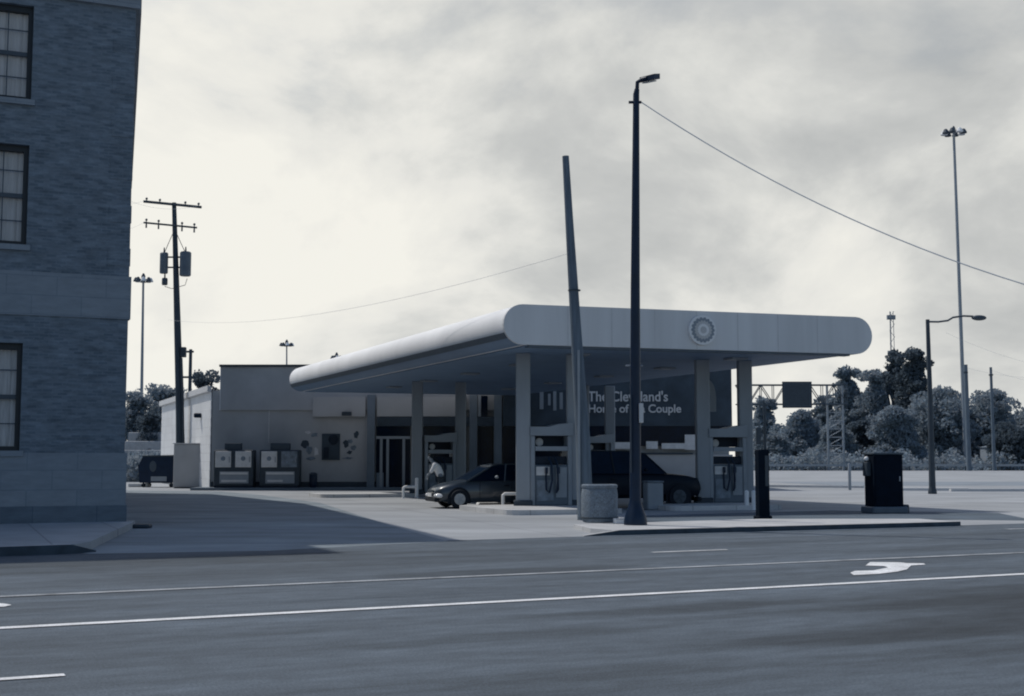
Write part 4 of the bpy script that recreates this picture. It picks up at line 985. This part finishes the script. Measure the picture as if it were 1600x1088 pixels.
# ------------------------------------------------------------------ vegetation
def leaves(b, rnd, clumps, n, size):
    vs, fs = b.v, b.f
    wts = [c[3] * c[4] * c[5] for c in clumps]; tot = sum(wts)
    for c, w in zip(clumps, wts):
        for _ in range(int(n * w / tot)):
            while True:
                x, y, z = rnd.uniform(-1, 1), rnd.uniform(-1, 1), rnd.uniform(-1, 1); d = x * x + y * y + z * z
                if d < 1 and d > rnd.random() * .75: break
            p = Vector((c[0] + x * c[3], c[1] + y * c[4], c[2] + z * c[5]))
            a_ = Vector((rnd.gauss(0, 1), rnd.gauss(0, 1), rnd.gauss(0, 1))).normalized()
            q = a_.cross(Vector((rnd.gauss(0, 1), rnd.gauss(0, 1), rnd.gauss(0, 1)))).normalized(); s = size * rnd.uniform(.5, 1.3)
            o = len(vs); vs += [tuple(p + a_ * s), tuple(p + q * s * .6), tuple(p - a_ * s), tuple(p - q * s * .6)]; fs.append((o, o + 1, o + 2, o + 3))
def tree(px, Y, ptop, wpx, label, m='leaf', n=3200, seed=1, name='tree', low=.18, size=None, group='trees beyond the lot', flat=1.0):
    Y *= (1.7 if group == 'trees beyond the lot' else 1); rnd = random.Random(seed); tp = V(px, ptop, Y); H = tp.z; Wd = wpx / 2000 * Y / 2
    t = thing(name, label, 'tree', (tp.x, Y, 0), 0, group)
    dome = Wd * 2 > H * .85; zc0 = .0 if dome else max(0, H - 3.6 * Wd); cl = []
    # ragged crown: boughs leave the trunk at all heights, each carrying sprays that shrink outwards
    nb = 14
    for i in range(nb):
        f = (i + rnd.random()) / nb; z = zc0 + (H - zc0) * (.06 + .84 * f); env = math.sqrt(max(.10, 1 - f ** 2.2 * .93)) if dome else math.sqrt(max(.12, 1 - (2 * f - .7) ** 2 * .6))
        a_ = rnd.uniform(0, 2 * pi); reach = Wd * env * rnd.uniform(.6, 1.1)
        for q in range(5):
            g = (q + 1) / 5; s_ = Wd * (.34 - .20 * g) * rnd.uniform(.7, 1.3)
            rr = reach * g; aa = a_ + rnd.uniform(-.35, .35); zq = z + reach * g * rnd.uniform(-.25, .35)
            cl.append((rr * cos(aa), rr * sin(aa), min(max(zq, s_ * .5), H - s_ * .5), s_, s_, s_ * rnd.uniform(.5, .9)))
    for q in range(9): s_ = Wd * rnd.uniform(.16, .3); dd = rnd.uniform(-.5, .5); cl.append((dd * Wd, rnd.uniform(-.45, .45) * Wd, H * (1 - .28 * dd * dd) - s_ * rnd.uniform(.9, 1.8), s_, s_, s_ * .8))
    cl.append((0, 0, (H * .9 + zc0) / 2, Wd * .6, Wd * .6, (H - zc0) * .38))
    for q in range(6): s_ = Wd * rnd.uniform(.3, .4); cl.append((rnd.uniform(-.6, .6) * Wd, rnd.uniform(-.6, .6) * Wd, zc0 + (H - zc0) * rnd.uniform(.08, .35), s_, s_, s_))
    b = MB(); leaves(b, rnd, cl, int(n * 2.6), size or .0014 * Y); b.build('crown', m, t, fix=False)
    b = MB(); b.path([(0, 0, 0), (rnd.uniform(-.2, .2), 0, H * .35), (rnd.uniform(-.3, .3), 0, H * .72)], [.03 * H, .022 * H, .007 * H], 8)
    for c in cl[4:55:5]:
        z0 = H * rnd.uniform(.2, .5); b.path([(0, 0, z0), (c[0] * .5, c[1] * .5, (z0 + c[2]) / 2 + .2), (c[0], c[1], c[2])], [.012 * H, .008 * H, .003 * H], 5)
    b.build('trunk', 'bark', t, smooth=True)
    return t
TR = [(1424, 128, 538, 92, 'leaf_dark', 4200, 'tallest dark tree with uneven crown, left of the cobra head lamp'),
      (1398, 136, 544, 44, 'leaf_dark', 1400, 'slim dark treetop at the left shoulder of the tallest tree'),
      (1324, 146, 566, 72, 'leaf', 3200, 'open tree with feathery top behind the gantry leg'),
      (1366, 142, 573, 76, 'leaf', 3200, 'rounded tree between the gantry leg and the tallest tree'),
      (1290, 150, 612, 56, 'leaf', 2200, 'low tree just left of the gantry leg'),
      (1245, 134, 642, 110, 'leaf', 4600, 'broad dark bushy tree below the overhead sign panel'),
      (1192, 150, 616, 60, 'leaf_pale', 2600, 'pale tree right of the front canopy column'),
      (1470, 122, 602, 150, 'leaf', 6500, 'wide domed tree behind the cobra head lamp pole'),
      (1400, 118, 634, 110, 'leaf', 5000, 'wide low tree above the black street cabinet'),
      (1545, 126, 604, 130, 'leaf', 6000, 'broad domed tree between the two plain wooden poles'),
      (1612, 130, 632, 120, 'leaf', 4200, 'low broad tree cut by the right edge of the picture'),
      (1345, 122, 655, 70, 'leaf_dark', 2600, 'low dark tree right of the gantry leg'),
      (1302, 120, 662, 84, 'leaf', 3200, 'low bushy tree at the foot of the gantry leg'),
      (1208, 118, 676, 70, 'leaf', 2600, 'lowest bush right beside the dark steel post'),
      (1575, 112, 664, 110, 'leaf_dark', 3600, 'dark spreading bush over the pale shed')]
for i, (px, Y, pt, w, m, n, lb) in enumerate(TR): tree(px, Y, pt, w, lb, m, int(n * 1.6), seed=20 + i, low=.0)
TL = [(214, 118, 606, 84, 'leaf', 3600, 'tree rising beside the corner of the brick building'), (262, 122, 594, 110, 'leaf', 4600, 'tree behind the armed pole and the siding wall'),
      (322, 116, 574, 84, 'leaf_dark', 3600, 'dark tree just left of the store parapet'), (234, 104, 640, 70, 'leaf_dark', 2600, 'low dark tree above the stone terraces')]
for i, (px, Y, pt, w, m, n, lb) in enumerate(TL): tree(px, Y, pt, w, lb, m, n, seed=60 + i, low=.05, group='trees behind the store')
# hedge along the verge: an uncountable scrub mass
rnd = random.Random(5); b = MB(); cl = []
for i in range(150):
    px = 1165 + i * 3.1; Y = rnd.uniform(186, 194); v = V(px, 727, Y); h_ = rnd.choice((.6, .9, 1.2, 1.9)) * rnd.uniform(.7, 1.2); cl.append((v.x, Y, h_ * .5, rnd.uniform(1.0, 2.4), 1.2, h_))
leaves(b, rnd, cl, 17000, .26); tag(b.build('verge_scrub', 'leaf_pale', fix=False), 'pale low scrub along the far edge of the bright lot', 'scrub', kind='stuff')
rnd = random.Random(6); b = MB(); cl = []
for i in range(60):
    px = 196 + i * 1.1; Y = rnd.uniform(92, 100); v = V(px, 727, Y); h_ = rnd.uniform(.8, 1.6); cl.append((v.x, Y, h_ * .5, .9, .9, h_))
leaves(b, rnd, cl, 3500, .22); tag(b.build('slope_scrub', 'leaf', fix=False), 'dark scrub below the terraces behind the dumpster', 'scrub', kind='stuff')
# terraces behind the alley
t = thing('terrace_wall', 'pale stone terraces stepping up behind the dumpster', 'retaining wall', (V(222, 727, 100).x, 100, 0))
for i in range(5):
    b = MB(); b.bbox((-2.2, i * .9, 0), (1.9 - .1 * i, i * .9 + .5, .9 + i * .72), .05); b.build('stone_course', 'kerb' if i % 2 else 'wall_tan', t)
t = thing('guard_rail', 'long low metal rail along the far edge of the bright lot', 'guard rail', (40, 183, 0))
b = MB(); b.box((-20, -.04, .62), (60, .04, .92)); b.build('rail', 'galv', t)
for k in range(20): MB().box((-19.5 + k * 4, .041, 0), (-19.3 + k * 4, .2, .85)).build('post', 'trim_dark', t)
# pale shed on the right
c = V(1575, 727, 192)
t = thing('shed', 'pale low shed under the trees at the right edge', 'shed', (c.x, 192, 0))
MB().box((-3, 0, 0), (4.4, 3, 3.4)).build('wall', 'pump_body', t)
b = MB(); b.slab([Vector((-3.2, -.2, 3.41)), Vector((4.6, -.2, 3.41)), Vector((.7, -.2, 4.2))], (0, 3.4, 0)); b.build('roof', 'roof', t)

# ------------------------------------------------------------------ dumpster and storage box
c = V(246, 755, 74)
t = thing('dumpster', 'dark dumpster with sloping lid and pale sticker beside the storage box', 'dumpster', (c.x, 74.6, 0))
b = MB(); b.slab([Vector((x, -.7, z)) for x, z in ((-1.0, .25), (1.0, .25), (1.08, 1.45), (1.0, 1.75), (-.85, 1.75), (-1.12, 1.2))], (0, 1.4, 0)); bo = b.build('body', 'black_metal', t)
MB().box((-.35, -.73, .35), (.55, -.701, .62)).build('sticker', 'galv', bo)
MB().ell((-.25, -.71, 1.2), (.2, .02, .32)).build('pale_patch', 'sash', bo)  # paler oval on the dumpster front
b = MB(); b.slab([Vector((x, -.75, z)) for x, z in ((-.9, 1.752), (1.04, 1.752), (1.0, 1.85), (-.86, 1.82))], (0, 1.5, 0)); b.build('lid', 'trim_dark', t)
for x in (-.8, .8):
    for y in (-.6, .6): MB().lathe([(.12, -.04), (.12, .04)], (x, y, .12), 12, 'Y').build('caster', 'tyre', t); 
b = MB()
for x in (-.8, .8):
    for y in (-.6, .6): b.box((x - .03, y - .05, .1), (x + .03, y + .05, .26))
b.build('caster_forks', 'trim_dark', t)
for px, w, lb in ((214, .9, 'flat pale slab on the ground left of the dumpster'),):
    c = G(px, 761); o = MB().bbox((-w / 2, -.3, 0), (w / 2 + .3, .3, .22), .04).build('concrete_slab', 'trim'); o.location = c; tag(o, lb, 'slab')
c = V(299, 762, 71.5)
t = thing('storage_box', 'large plain grey storage box at the foot of the armed pole', 'storage box', (c.x, 71.2, 0))
bo = MB().bbox((-.95, 0, .06), (.95, 1.5, 2.45), .03).build('body', 'wall_tan', t)
MB().box((-.9, -.015, .14), (.9, -.001, 2.38)).build('door', 'wall_tan', bo)
MB().bbox((.66, -.06, .2), (.8, -.016, .34), .01).build('latch', 'black_metal', bo)
MB().box((-.99, -.04, 2.451), (.99, 1.54, 2.50)).build('roof', 'trim', t); MB().box((-.9, .05, 0), (.9, 1.4, .059)).build('skid', 'trim_dark', t)
